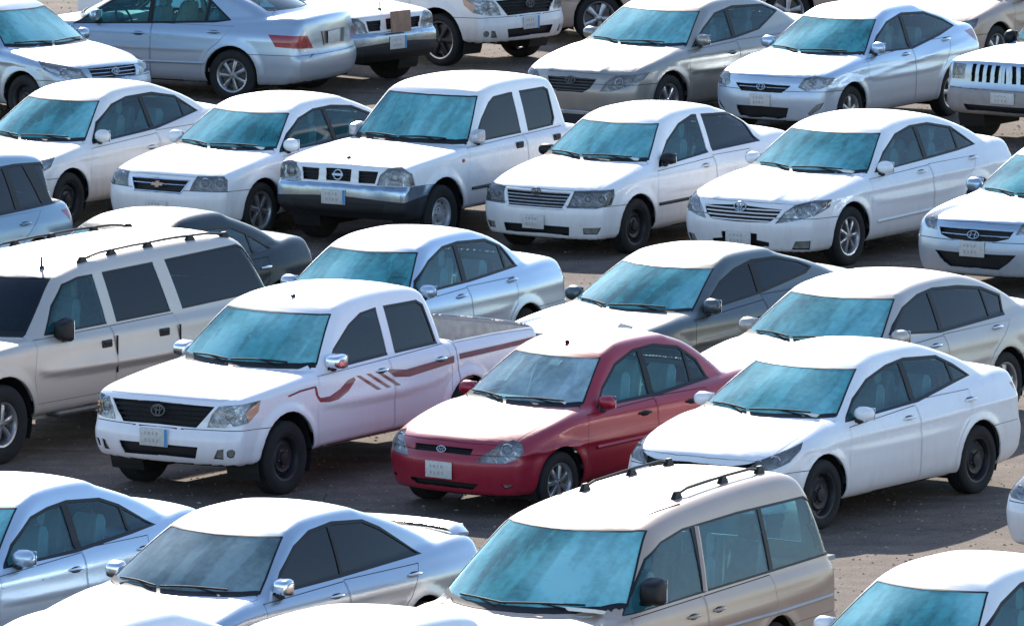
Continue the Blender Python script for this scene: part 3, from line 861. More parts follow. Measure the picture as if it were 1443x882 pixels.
        if blue: mb.box((-ss + .0178, yo + w * .44, z), (.003, w * .1, hh * .94), 'plate_blue')
        mb.build('number_plate', fb or root, mats)
    if p.get('rplate'):
        z, w, hh = p['rplate']; ss = sh.rear(0, z); mb = MB(); mb.box((-ss - .01, 0, z), (.008, w, hh), 'plate', bev=.003); mb.build('number_plate', rb or root, mats)
    # wheels and arch linings
    tw = p.get('tw', .2)
    for k, xc in enumerate((foh, foh + wb)):
        for sg in (1, -1):
            add_wheel(root, -xc, sg * (W - .02 - tw / 2 - p.get('tin', 0)), wr, tw, p['rim'], p.get('rimr', wr * .66), sg)
    mb = MB()
    for k, xc in enumerate((foh, foh + wb)):
        a0 = p.get('arch2', ar) if k else ar
        for sg in (1, -1):
            V = []; F = []; n = 22; yo = W - .05; yi = W - .42
            for i in range(n + 1):
                a = R(-25) + R(230) * i / n; rr = a0 + .012
                for y in (yo, yi): V.append((-(xc + rr * math.cos(a)), sg * y, wr + .01 + rr * math.sin(a)))
            for i in range(n): F.append([2 * i, 2 * i + 1, 2 * i + 3, 2 * i + 2])
            F.append([2 * i + 1 for i in range(n + 1)])
            mb.add(V, F, 'black')
    zu = max(.27, min(z for _, z in p['low']) + .09); mb.box((-L / 2 - .1, 0, zu), (L * .72, W * 1.1, .08), 'black'); mb.tube([(-foh, -W + .3, wr), (-foh, W - .3, wr)], .035, 'black'); mb.tube([(-foh - wb, -W + .3, wr), (-foh - wb, W - .3, wr)], .045, 'black')
    mb.build('underbody', root, mats, smooth=False)
    # mirrors
    if p.get('mirror'):
        ms, mz, msz, mm = p['mirror']
        for sg in ((1,) if p.get('one_mirror') else (1, -1)):
            yy = sh.side(ms, mz - .04); mb = MB(); w_, h_, d_ = msz
            def shp(q, d_=d_, w_=w_): 
                t = (q.x / d_ + .5); q = V3(q.x, q.y, q.z); k = 1 - .35 * max(0, t) ** 1.5; q.z *= k; q.y *= (1 - .12 * t); return q
            mb.super((-ms, sg * (yy - .05 + w_ / 2), mz + .035), (d_, w_, h_), mm, p.get('mirror_e', .8), 18, 12, fn=shp)
            mb.box((-ms - .0, sg * (yy - .01), mz - h_ * .25), (.07, .10, .035), 'plastic', bev=.01)
            mb.box((-ms - .01, sg * (yy - .005), mz - .01), (.15, .02, .10), 'plastic', bev=.01, top=(.5, 1))
            o = mb.build('wing_mirror', root, mats, ang=60)
            g = MB(); g.box((-ms - d_ / 2 + .01, sg * (yy - .05 + w_ / 2), mz + .035), (.006, w_ * .84, h_ * .78), 'glass_mir', bev=.002); g.build('mirror_glass', o, mats)
    # wipers resting at the base of the windscreen
    for (ya, yb_) in p.get('wipers', ((.52, -.05), (-.10, -.58))):
        mb = MB(); pts = []; arm = []
        for i in range(9):
            t = i / 8; y = ya + (yb_ - ya) * t; z = wz0 + .022 + .012 * math.sin(t * 3.1); ss = sh.front(abs(y), z) if abs(y) < .62 else None
            if ss is None: continue
            pts.append((-ss + .012, y, z + .006))
        mb.tube(pts, .009, 'black', 6)
        y0 = yb_ + .02 if False else (ya + yb_) / 2 + .22
        z0 = wz0 - .0; s0 = sh.front(abs(y0), z0 + .01); mid = pts[len(pts) // 2]
        mb.tube([(-s0 + .02, y0, z0 + .006), mid], .007, 'black', 6); mb.build('wiper', root, mats)
    # cabin
    gs, ge = p['gs']; cab = MB()
    LM = 'lining'
    lin = cv.extract((((part == 'body') & (C[:, 2] > .55)) | np.char.startswith(part.astype(str), 'door')) & (S > foh + .1) & (S < ge + .1) & (mat != 'gap'), 'both', -.035, 0)
    cab.add(lin[0], [f[::-1] for f in lin[1]], 'lining')
    cs0 = foh + .35; cs1 = p.get('cab_end', ge - .25); wi = W - .12
    cab.box((-(cs0 + cs1) / 2, 0, .38), (cs1 - cs0, wi * 2, .05), 'lining')
    if not p.get('bed'): cab.box((-(cs1 + .2), 0, (zbelt) - .05), (.45, wi * 1.8, .04), 'lining')
    cab.build('interior', root, mats)
    dz = wz0 - .10; ds = front_probe(0, wz0 + .02) + .1
    mb = MB(); mb.box((-(ds + .22), 0, dz - .02), (.5, wi * 1.75, .16), p.get('dash_mat', 'dash'), bev=.05); mb.super((-(ds + .42), .37, dz + .07), (.2, .42, .12), 'dash', .8)
    mb.box((-(ds + .45), 0, dz - .2), (.2, .3, .4), 'dash', bev=.03)
    mb.build('dashboard', root, mats)
    if p.get('shade'):
        y0, wdt = p['shade']; mb = MB(); mb.box((-(ds + .12), y0, dz + .085), (.2, wdt, .03), 'paper', rot=Matrix.Rotation(R(-12), 3, 'Y')); mb.build('dashboard_paper', root, mats)
    mb = MB(); q = Matrix.Rotation(R(-65), 3, 'Y'); mb.ring((-(ds + .58), .37, dz + .04), .185, .185, .014, 'trim', (0, 1, 0), q @ V3(1, 0, 0), 24, 6); mb.tube([(-(ds + .57), .2, dz + .04), (-(ds + .57), .54, dz + .04)], .016, 'trim', 6); mb.tube([(-(ds + .57), .37, dz + .04), (-(ds + .35), .37, dz - .05)], .03, 'trim', 6)
    mb.build('steering_wheel', root, mats)
    mt = p.get('seat_mat', 'seat'); sz = p.get('seat_z', .42)
    for row, xs in enumerate(p['seats']):
        for y in ((-.37, .37) if row == 0 else (-.4, .0, .4)):
            m_ = seat_mb(mt, .5 if row == 0 else .42)
            o = m_.build('seat', root, mats, loc=(-xs, y, sz))
            if (y or row == 0) and sh.top(xs + .42, .35) > sz + 1.02:
                hr = MB(); hr.box((-.40, 0, .82), (.09, .27, .19), mt, bev=.04); hr.tube([(-.38, -.06, .68), (-.4, -.06, .78)], .008, 'chrome', 5); hr.tube([(-.38, .06, .68), (-.4, .06, .78)], .008, 'chrome', 5)
                hr.build('headrest', o, mats)
    mb = MB(); zt = sh.top((front_probe(0, wz1) + .18), 0) - .1; mb.super((-(front_probe(0, wz1) + .12), 0, zt), (.03, .22, .065), 'trim', .6); mb.build('interior_mirror', root, mats)
    if p.get('antenna'):
        s_, y_, ln, tilt, stub = p['antenna']; z_ = sh.top(s_, y_); mb = MB(); mb.super((-s_, y_, z_ + .012), (.07, .04, .03), 'trim', .8, 10, 6)
        mb.tube([(-s_, y_, z_ + .015), (-s_ - ln * tilt, y_, z_ + .015 + ln)], stub, 'trim', 6); mb.build('antenna', root, mats)
    if p.get('rails'):
        s0, s1, yr, feet, hgt, mt = p['rails']
        for sg in (1, -1):
            mb = MB(); pts = []
            for i in range(15):
                t = i / 14; ss = s0 + (s1 - s0) * t; e = min(1, min(t, 1 - t) * 9); pts.append((-ss, sg * yr, sh.top(ss, yr) + .012 + hgt * e))
            mb.tube(pts, .012, mt, 8)
            for t in feet: ss = s0 + (s1 - s0) * t; zt = sh.top(ss, yr); mb.box((-ss, sg * yr, zt + hgt / 2 + .005), (.15, .045, hgt + .03), 'trim', bev=.012, top=(.6, .8))
            mb.build('roof_rail', root, mats)
    if p.get('ribs'):
        s0, s1, ys = p['ribs']
        mb = MB()
        for y in ys: mb.tube([(-ss, y, sh.top(ss, abs(y)) - .004) for ss in np.linspace(s0, s1, 16)], [.004] + [.011] * 14 + [.004], 'paint', 6, flat=1)
        mb.build('roof_rib', body, mats)
    if p.get('moulding'):
        s0, s1, z0, z1, mt = p['moulding']
        for sg in (1, -1):
            for (a, b) in ((s0, p['doors'][0][-1][0] - .02), (p['doors'][0][-1][0] + .02, s1)) if False else ((s0, s1),):
                mb = MB(); mb.tube([(-ss, sg * (sh.side(ss, z0 + (z1 - z0) * (ss - s0) / (s1 - s0)) + .003), z0 + (z1 - z0) * (ss - s0) / (s1 - s0)) for ss in np.linspace(a, b, 24)], .02, mt, 6, flat=1.)
                mb.build('side_moulding', root, mats)
    if p.get('spoiler'):
        sp = p['spoiler']; mb = MB(); zz = sh.top(sp['s'], 0) + sp['h']; yw = sp['w']; V = []; F = []; n = 24
        for i in range(n + 1):
            y = -yw + 2 * yw * i / n; k = abs(y) / yw; dr = sp['h'] * max(0, (k - .8) / .2) ** 1.6; sw = -.14 * k * k
            for dx, dzz in ((-.11, .0), (-.02, .022), (.10, .012), (.12, 0), (.10, -.014), (-.02, -.012)): V.append((-(sp['s'] + dx + sw), y, zz - dr + dzz))
        for i in range(n):
            for j in range(6): F.append([i * 6 + j, i * 6 + (j + 1) % 6, (i + 1) * 6 + (j + 1) % 6, (i + 1) * 6 + j])
        F.append([0, 1, 2, 3, 4, 5]); F.append([n * 6 + j for j in range(6)][::-1]); mb.add(V, F, 'paint')
        for sg in (1, -1): mb.box((-sp['s'], sg * yw * .8, zz - sp['h'] / 2), (.12, .05, sp['h']), 'paint', bev=.01)
        mb.build('spoiler', root, mats)
    if p.get('bed'): make_bed(p, sh, root, mats)
    if p.get('after'): p['after'](p, sh, cv, root, mats, body, fb)
    for o in root.children:
        pass
    root['_L'] = L
    return root

def make_bed(p, sh, root, mats):
    b = p['bed']; s0, s1, y, zt, zf = b['s0'], b['s1'], b['y'], b['zt'], b['zf']; mb = MB(); t = .0
    x0, x1 = -s0 - .012, -s1 + .0
    def wall(a, c): mb.add([a, (c[0], c[1], a[2]), (c[0], c[1], c[2]), (a[0], a[1], c[2])], [[0, 1, 2, 3], [3, 2, 1, 0]][:1], 'bedmetal')
    zts = lambda s: sh.top(s, y - .001 + .03)
    n = 14
    for sg in (1, -1):      # inner side walls with a rolled rail on top
        V = []; F = []
        for i in range(n + 1):
            s = s0 + (s1 - s0) * i / n; z1 = sh.top(s, y + .03) - .002
            V += [(-s, sg * y, zf), (-s, sg * y, z1 + .004)]
        for i in range(n): F.append([2 * i, 2 * i + 2, 2 * i + 3, 2 * i + 1])
        mb.add(V, F, 'bedmetal'); mb.tube([(-(s0 + (s1 - s0) * i / n), sg * (y + .012), sh.top(s0 + (s1 - s0) * i / n, y + .03) + .008) for i in range(n + 1)], .017, 'bedrail', 8)
    for s in (s0, s1): z1 = sh.top(s0 + .3, y + .03); mb.add([(-s, -y, zf), (-s, y, zf), (-s, y, z1), (-s, -y, z1)], [[0, 1, 2, 3]], 'bedmetal')
    V = []; F = []; k = 25
    for i in range(k + 1):
        yy = -y + 2 * y * i / k; h = .012 * (i % 2); V += [(-s0, yy, zf + h), (-s1, yy, zf + h)]
    for i in range(k): F.append([2 * i, 2 * i + 1, 2 * i + 3, 2 * i + 2])
    mb.add(V, F, 'bedmetal')
    for sg in (1, -1): mb.box((-(p['foh'] + p['wb']), sg * (y - .1), zf + .12), (.8, .2, .24), 'bedmetal', bev=.05)
    mb.build('bed_liner', root, mats, smooth=False)

# ---------------------------------------------------------------- outlines shared by the saloons
def arcdoor(sB, s_top, zb, foh, wb, ar, wr, z0=.27):
    """rear door: its back edge follows the wheel arch"""
    cx, cz = foh + wb, wr + .01; r = ar + .06; pts = [(sB, z0), (sB, zb), (s_top, zb)]
    a0 = math.atan2(min(zb - .1, cz + r * .8) - cz, s_top - cx)
    for i in range(8):
        a = R(118) + (R(198) - R(118)) * i / 7; q = (cx + r * math.cos(a), cz + r * math.sin(a))
        if q[1] > z0 + .02 and q[0] < s_top + .02: pts.append(q)
    pts.append((pts[-1][0], z0)); return pts
def saloon(L, W, H, foh, wb, wr=.315, ar=None, nose=.70, cowl=(1.15, .96), rf=None, rt=None, re=None, base=None, deck=None, zb=.92, belt=None, dlo=None, **k):
    """four-door saloon from its key stations (distance back from the front bumper, height)"""
    ar = ar or wr + .045
    hz = nose; sc, zc = cowl; rf = rf or (sc + .85, H - .05); re = re or (rf[0] + 1.35, H - .07); base = base or (re[0] + .65, zc + .11); deck = deck or base[1] - .005
    re = (re[0] + .15, re[1] + .025); base = (min(base[0] + .17, L - .34), base[1] + .03); deck += .03
    p = dict(L=L, W=W, H=H, foh=foh, wb=wb, wr=wr, arch=ar)
    p['low'] = [(.30, .19), (.07, .20), (.035, .30), (.005, .42), (.0, .52), (.035, hz - .12), (.055, hz - .04), (.13, hz + .035), (.42, hz + .035 + (zc - hz) * .38), (sc, zc), (sc + .2, zc + .02), (base[0] - .1, base[1] - .02), (L - .35, deck), (L - .13, deck - .015), (L - .07, deck - .06), (L - .05, deck - .22), (L - .045, .66), (L - .0, .60), (L - .0, .45), (L - .06, .28), (L - .3, .2), (foh + wb, .22), (foh, .22)]
    rp = rt or ((rf[0] + re[0]) / 2 + .05, H + .018)
    p['green'] = [(sc - .12, zc - .22), (sc - .02, zc - .04), (sc + .02, zc + .0), (sc + (rf[0] - sc) * .5, zc + (rf[1] - zc) * .52), (rf[0] - .03, rf[1] - .02), (rf[0] + .12, rf[1] + .03), (rp[0] - .35, rp[1]), (rp[0] + .35, rp[1]), (re[0] - .15, re[1] + .03), (re[0] + .08, re[1] - .03), ((re[0] + base[0]) / 2 + .03, (re[1] + base[1]) / 2 + .015), (base[0], base[1]), (base[0] + .12, base[1] - .16), (base[0] - .5, .7), (sc + .3, .7)]
    p['gs'] = (sc, base[0]); p['zb'] = zb
    p['ws_z'] = (zc + .025, H - .12); p['rw_z'] = (base[1] + .03, re[1] - .04)
    zb0, zb1 = belt or (zb + .005, zb + .06)
    p['hood_z'] = hz - .015
    B = k.pop('B', foh + wb * .54)
    p['dlo'] = dlo or [(sc + .28, zb0 + .01), (rf[0] - .02, H - .17), (rf[0] + .3, H - .115), (B + .1, H - .105), (re[0] - .1, H - .16), (base[0] - .38, zb1 + .13), (base[0] - .28, zb1 + .02), (B, (zb0 + zb1) / 2)]
    p['pillars'] = k.pop('pillars', [(B, B + .06, .035), (base[0] - .62, base[0] - .78, .018)])
    zd = zb0 - .015
    fd = foh + ar + .06
    p['doors'] = [[(fd, .27), (fd - .02, .6), (fd + .03, zd - .02), (B - .003, (zb0 + zb1) / 2 - .02), (B - .003, .27)],
                  arcdoor(B + .003, base[0] - .57, zb1 - .03, foh, wb, ar, wr)]
    p['handles'] = [(B - .17, zb - .13), (base[0] - .79, zb - .10)]
    p['seats'] = [foh + wb * .42, foh + wb * .72]
    p['mirror'] = (sc + .42, zb0 + .03, (.2, .13, .11), 'paint')
    p['cab_end'] = base[0] - .5
    p['lid'] = None
    p.update(k); return p
def DP(x0, y0, S, pts):
    """outline traced off the photograph (px) -> (u, z) of the diagonal view"""
    return [((x - x0) / S, (y0 - y) / S) for x, y in pts]

TR = {'D3': {'dlo': [(1.4, 0.931), (1.669, 1.118), (1.989, 1.258), (2.392, 1.342), (2.723, 1.372), (3.288, 1.334), (3.525, 1.23), (3.748, 1.098), (3.456, 1.066), (2.679, 0.974)], 'headlight': [(0.408, 0.636), (0.62, 0.7), (0.926, 0.794), (1.056, 0.837), (1.032, 0.778), (0.926, 0.684), (0.738, 0.62), (0.455, 0.589)]},
      'D2': {'dlo': [(1.438, 0.912), (1.61, 1.082), (1.915, 1.265), (2.257, 1.359), (2.598, 1.376), (2.961, 1.319), (3.174, 1.178), (3.262, 0.985), (2.395, 0.926)], 'headlight': [(0.341, 0.527), (0.432, 0.608), (0.573, 0.698), (0.694, 0.728), (0.774, 0.698), (0.79, 0.628), (0.734, 0.567), (0.613, 0.527)], 'grille': [(-0.213, 0.658), (0.321, 0.644), (0.291, 0.583), (-0.213, 0.596)], 'air_intake': [(-0.313, 0.342), (0.372, 0.322), (0.311, 0.261), (-0.313, 0.275)], 'fog': [(0.573, 0.326), (0.674, 0.33), (0.694, 0.302), (0.613, 0.281)]},
      'D1': {'dlo': [(1.637, 1.085), (1.843, 1.266), (2.207, 1.454), (2.539, 1.539), (2.748, 1.558), (3.675, 1.539), (3.582, 1.122), (2.683, 1.112)], 'headlight': [(0.485, 0.706), (0.535, 0.837), (0.602, 0.905), (0.987, 0.941), (0.965, 0.837), (0.874, 0.746), (0.67, 0.706)], 'indicator': [(0.851, 0.848), (0.987, 0.941), (0.965, 0.837), (0.874, 0.746)], 'grille': [(-0.258, 0.927), (0.562, 0.9), (0.387, 0.697), (-0.258, 0.712)], 'air_intake': [(-0.371, 0.531), (0.399, 0.52), (0.376, 0.398), (-0.371, 0.418)], 'fog': [(0.546, 0.407), (0.584, 0.502), (0.643, 0.511), (0.643, 0.402)], 'foglamp': [(0.756, 0.468), (0.738, 0.429), (0.704, 0.418), (0.675, 0.436), (0.67, 0.475), (0.688, 0.504), (0.727, 0.511), (0.752, 0.493)]},
      'B5': {'dlo': [(1.599, 0.972), (1.915, 1.175), (2.294, 1.34), (2.67, 1.4), (3.067, 1.398), (3.533, 1.312), (3.938, 1.072), (3.487, 1.042), (2.841, 1.017)], 'headlight': [(0.404, 0.534), (0.507, 0.657), (0.631, 0.74), (0.858, 0.785), (1.043, 0.781), (1.023, 0.699), (0.858, 0.626), (0.61, 0.565)], 'grille': [(-0.298, 0.74), (0.486, 0.688), (0.414, 0.595), (0.331, 0.54), (-0.298, 0.523)], 'air_intake': [(-0.401, 0.441), (0.208, 0.41), (0.208, 0.338), (0.342, 0.317), (0.342, 0.261), (-0.401, 0.296)], 'fog': [(0.589, 0.234), (0.631, 0.338), (0.806, 0.348), (0.796, 0.234)]},
      'B4': {'dlo': [(1.382, 0.925), (1.762, 1.191), (2.122, 1.346), (2.463, 1.416), (3.269, 1.372), (3.506, 1.248), (3.634, 1.012), (2.638, 0.994)], 'headlight': [(0.371, 0.57), (0.414, 0.662), (0.462, 0.759), (0.907, 0.774), (0.913, 0.698), (0.876, 0.601), (0.706, 0.57)], 'grille': [(-0.208, 0.765), (0.426, 0.741), (0.322, 0.555), (-0.208, 0.564)], 'air_intake': [(-0.208, 0.369), (0.401, 0.357), (0.401, 0.254), (-0.208, 0.272)], 'fog': [(0.554, 0.351), (0.767, 0.357), (0.718, 0.272), (0.56, 0.272)]},
      'B3': {'dlo': [(1.663, 1.089), (1.939, 1.339), (2.266, 1.512), (2.667, 1.569), (3.541, 1.566), (3.476, 1.137), (2.681, 1.109)], 'headlight': [(0.457, 0.744), (0.499, 0.863), (0.59, 0.938), (0.749, 0.954), (0.863, 0.885), (0.898, 0.744)], 'gr1': [(-0.14, 0.913), (0.175, 0.908), (0.161, 0.767), (-0.14, 0.771)], 'gr2': [(0.252, 0.897), (0.48, 0.897), (0.441, 0.76), (0.252, 0.76)], 'chrome': [(-0.596, 0.749), (1.137, 0.726), (1.103, 0.635), (1.0, 0.6), (0.772, 0.562), (0.248, 0.6), (-0.596, 0.635)], 'dark': [(-0.596, 0.635), (0.248, 0.6), (0.772, 0.562), (1.103, 0.635), (1.137, 0.042), (-0.596, 0.042)]},
      'B1': {'dlo': [(1.394, 0.9), (1.641, 1.129), (2.038, 1.299), (2.379, 1.357), (2.903, 1.361), (3.337, 1.286), (3.702, 1.074), (2.694, 0.958)]},
      'C1': {'dlo': [(1.72, 1.193), (1.922, 1.453), (2.145, 1.626), (2.56, 1.645), (3.493, 1.662), (3.77, 1.721), (5.012, 1.723), (5.145, 1.647), (5.433, 1.228), (3.966, 1.216), (3.615, 1.178)]},
      'E3': {'dlo': [(1.449, 1.066), (1.626, 1.183), (1.955, 1.421), (2.284, 1.52), (2.773, 1.584), (4.748, 1.561), (4.875, 1.516), (4.959, 1.169), (4.901, 1.081), (2.798, 1.066)]},
      'C4': {'dlo': [(1.657, 1.055), (1.781, 1.141), (2.061, 1.283), (2.408, 1.37), (2.722, 1.399), (3.205, 1.374), (3.623, 1.317), (3.937, 1.209), (3.87, 1.015), (2.572, 0.98)]},
      'C3': {'dlo': [(1.57, 0.946), (1.699, 1.034), (2.005, 1.206), (2.319, 1.302), (2.659, 1.358), (3.102, 1.348), (3.431, 1.282), (3.648, 1.191), (3.493, 1.135), (2.58, 1.021)]},
      'C2': {'dlo': [(1.393, 1.061), (1.453, 1.118), (1.855, 1.281), (2.222, 1.384), (2.541, 1.402), (3.09, 1.371), (3.346, 1.279), (3.527, 1.046), (2.505, 1.005), (1.926, 0.977)]},
      'E1': {'dlo': [(1.657, 1.029), (1.852, 1.18), (2.089, 1.278), (2.357, 1.325), (2.64, 1.347), (3.092, 1.313), (3.328, 1.231), (3.71, 1.017), (3.323, 0.997), (2.5, 0.938)]},
      'E2': {'dlo': [(1.743, 1.075), (1.927, 1.216), (2.167, 1.329), (2.43, 1.404), (2.734, 1.418), (3.159, 1.383), (3.347, 1.308), (3.793, 1.011), (2.582, 0.989), (2.116, 0.975)]},
      'A2': {'dlo': [(1.606, 0.899), (1.72, 1.052), (1.953, 1.225), (3.088, 1.401), (3.297, 1.28), (3.622, 1.034), (3.459, 1.001), (2.493, 0.954)]},
      'A6': {'dlo': [(1.558, 0.954), (1.935, 1.164), (2.318, 1.326), (2.763, 1.381), (3.463, 1.348), (3.768, 1.242), (3.18, 1.046), (2.549, 0.985)], 'headlight': [(0.38, 0.505), (0.462, 0.624), (0.581, 0.701), (1.027, 0.735), (0.938, 0.646), (0.759, 0.579), (0.521, 0.505)], 'grille': [(-0.325, 0.676), (0.351, 0.656), (0.261, 0.535), (0.165, 0.478), (-0.325, 0.49)]},
      'A7': {'dlo': [(1.437, 0.962), (1.753, 1.158), (2.104, 1.305), (2.543, 1.38), (3.118, 1.349), (3.512, 1.235), (3.771, 1.116), (3.251, 1.031), (2.474, 0.936)], 'headlight': [(0.467, 0.646), (0.548, 0.754), (0.683, 0.781), (0.94, 0.747), (0.886, 0.673), (0.751, 0.626), (0.562, 0.599)], 'grille': [(-0.195, 0.684), (0.366, 0.657), (0.264, 0.576), (-0.195, 0.568)], 'air_intake': [(-0.195, 0.396), (0.352, 0.386), (0.325, 0.254), (0.21, 0.234), (-0.195, 0.254)], 'fog': [(0.589, 0.315), (0.697, 0.43), (0.805, 0.457), (0.751, 0.376), (0.616, 0.288)]},
      'B2': {'headlight': [(0.389, 0.595), (0.433, 0.693), (0.48, 0.756), (0.781, 0.76), (0.826, 0.721), (0.826, 0.592)], 'grille': [(-0.145, 0.728), (0.391, 0.707), (0.283, 0.564), (-0.145, 0.564)], 'air_intake': [(-0.215, 0.462), (0.108, 0.457), (0.108, 0.384), (-0.215, 0.387)]},
      'B6': {'headlight': [(0.465, 0.683), (0.535, 0.789), (0.745, 0.903), (0.868, 0.885), (0.816, 0.797), (0.64, 0.692)], 'grille': [(-0.237, 0.727), (0.451, 0.718), (0.394, 0.639), (0.254, 0.601), (-0.237, 0.595)], 'air_intake': [(-0.413, 0.464), (0.473, 0.464), (0.394, 0.376), (0.289, 0.292), (-0.413, 0.306)]},
      'A9': {'headlight': [(-0.535, 1.006), (-0.342, 1.006), (-0.342, 0.826), (-0.535, 0.826)]}}
# front bumper centre on the ground (x, y) and heading of every vehicle
POSES = {'A1': (-4.98, 120.4, 315.3), 'A2': (-6.621, 125.497, 154.67), 'A3': (-1.5, 124.8, 318.0), 'A4': (0.27, 127.5, 318.0), 'A6': (0.713, 119.806, 235.24), 'A7': (3.096, 118.952, 237.95), 'A8': (5.16, 125.9, 237.0), 'A9': (6.071, 117.892, 236.15), 'B1': (-6.268, 109.538, 236.98), 'B2': (-4.061, 108.47, 235.83), 'B3': (-1.99, 107.749, 238.59), 'B4': (0.241, 107.023, 236.63), 'B5': (2.517, 105.905, 236.81), 'B6': (5.012, 103.622, 238.57), 'C0': (-5.042, 96.8, 239.35), 'Cm1': (-7.791, 100.404, 237.53), 'C1': (-6.219, 90.831, 234.63), 'C2': (-2.328, 95.23, 239.51), 'C3': (0.335, 94.26, 233.01), 'C4': (2.118, 91.519, 236.84), 'D1': (-3.338, 88.827, 237.06), 'D2': (-0.679, 87.799, 232.17), 'D3': (1.608, 86.664, 235.37), 'E1': (-5.742, 78.023, 235.87), 'E2': (-3.506, 76.293, 236.22), 'E3': (-0.563, 74.91, 239.98), 'E4': (2.298, 73.747, 234.8), 'E5': (5.002, 84.233, 237.27), 'F1': (-4.63, 71.1, 237.06), 'F2': (-2.75, 69.2, 237.1), 'A5': (0.0, 131.0, 200.0)}
# ---------------------------------------------------------------- finishes
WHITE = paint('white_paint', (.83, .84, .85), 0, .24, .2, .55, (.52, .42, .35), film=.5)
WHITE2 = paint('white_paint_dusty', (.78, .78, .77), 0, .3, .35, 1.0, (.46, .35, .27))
WHITE_PINK = paint('white_paint_dust_bounce', (.83, .83, .86), 0, .26, .2, .60, (.56, .36, .38), film=.2)  # pink low tint: dust plus painted ground reflection
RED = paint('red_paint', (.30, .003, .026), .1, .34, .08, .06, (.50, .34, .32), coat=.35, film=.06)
SILVER = paint('silver_paint', (.38, .48, .58), .75, .27, .2, .9, (.50, .42, .37), film=.2)  # bluish base paints in reflected sky, strong low tint the reflected ground
SILVERB = paint('pale_silver_paint', (.48, .60, .72), .65, .27, .2, .85, (.54, .46, .42), film=.2)  # sky reflection put into the blue base, ground reflection into the low tint
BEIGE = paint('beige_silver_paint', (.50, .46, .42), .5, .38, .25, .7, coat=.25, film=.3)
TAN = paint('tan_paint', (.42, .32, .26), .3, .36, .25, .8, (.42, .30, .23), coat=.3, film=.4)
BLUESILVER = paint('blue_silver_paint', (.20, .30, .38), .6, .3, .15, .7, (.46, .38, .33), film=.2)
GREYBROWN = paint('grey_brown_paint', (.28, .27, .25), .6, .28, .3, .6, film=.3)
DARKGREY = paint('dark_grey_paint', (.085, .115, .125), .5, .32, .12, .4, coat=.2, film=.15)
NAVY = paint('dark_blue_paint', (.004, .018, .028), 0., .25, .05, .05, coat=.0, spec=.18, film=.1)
MATS['bedmetal'] = simple('bedmetal', (.50, .46, .42), .75, var=.25, vs=12)
MATS['bedrail'] = simple('bedrail', (.6, .6, .6), .35)

def F(k, part, src, **kw): return dict(view='diag', poly=TR[k][src], part=part, **kw)
def lamps(k, **kw):
    o = []
    t = TR[k]
    if 'headlight' in t: o.append(F(k, 'headlight', 'headlight'))
    if 'grille' in t: o.append(F(k, 'grille', 'grille'))
    if 'air_intake' in t: o.append(F(k, 'air_intake', 'air_intake'))
    if 'fog' in t: o.append(F(k, 'fog_light', 'fog'))
    return o
TAIL = dict(view='rdiag', poly=[(.42, .80), (.72, .77), (.79, .84), (.77, .94), (.48, .93)], part='taillight')
def gen_front(zl=.60, zh=.74):
    return [dict(view='diag', poly=[(.40, zl), (.50, zh - .03), (.75, zh + .02), (1.0, zh + .06), (.96, zh - .04), (.75, zl + .02)], part='headlight'),
            dict(view='diag', poly=[(-.4, zl), (.34, zl), (.40, zh - .03), (-.4, zh - .02)], part='grille'),
            dict(view='diag', poly=[(-.4, .28), (.38, .28), (.42, .40), (-.4, .40)], part='air_intake')]
def bars(z0, z1, n, r=.008, m='chrome'): return [(z0 + (z1 - z0) * (i + .5) / n, r, m) for i in range(n)]

def spec_corolla15():
    return saloon(4.62, 1.776, 1.465, .95, 2.70, wr=.325, nose=.72, cowl=(.99, .97), rf=(1.95, 1.40), re=(3.28, 1.385), base=(3.98, 1.10), deck=1.10, zb=.93, dlo=TR['D3']['dlo'],
        pillars=[(2.62, 2.66, .04), (3.44, 3.40, .02)], B=2.60, belt=(.93, 1.03), feats=[F('D3', 'headlight', 'headlight'),
        dict(view='diag', poly=[(-.4, .55), (.40, .55), (.47, .60), (.62, .69), (.40, .655), (-.4, .675)], part='grille'), dict(view='diag', poly=[(-.4, .25), (.42, .25), (.5, .42), (-.4, .45)], part='air_intake'),
        dict(view='rdiag', poly=[(.42, .84), (.70, .82), (.80, .89), (.76, .98), (.46, .97)], part='taillight'), dict(view='side', poly=[(4.33, .97), (4.68, .92), (4.68, .81), (4.40, .865)], part='taillight', thr=.06)], bulbs=[(.62, .66, .05, 'lens'), (.78, .70, .045, 'lens')], grille_bars=[(.60, .009, 'trim')],
        plate=(.50, .34, .16, 0, 0), handles=[(2.42, .86), (3.52, .905)], mirror=(1.60, .96, (.22, .15, .12), 'paint'), tf=.09, fs=.26,
        paint=WHITE, rim='steel', lamp_mat='lamp_dark', line=(.80, .02, .008), shade=(.25, .7))
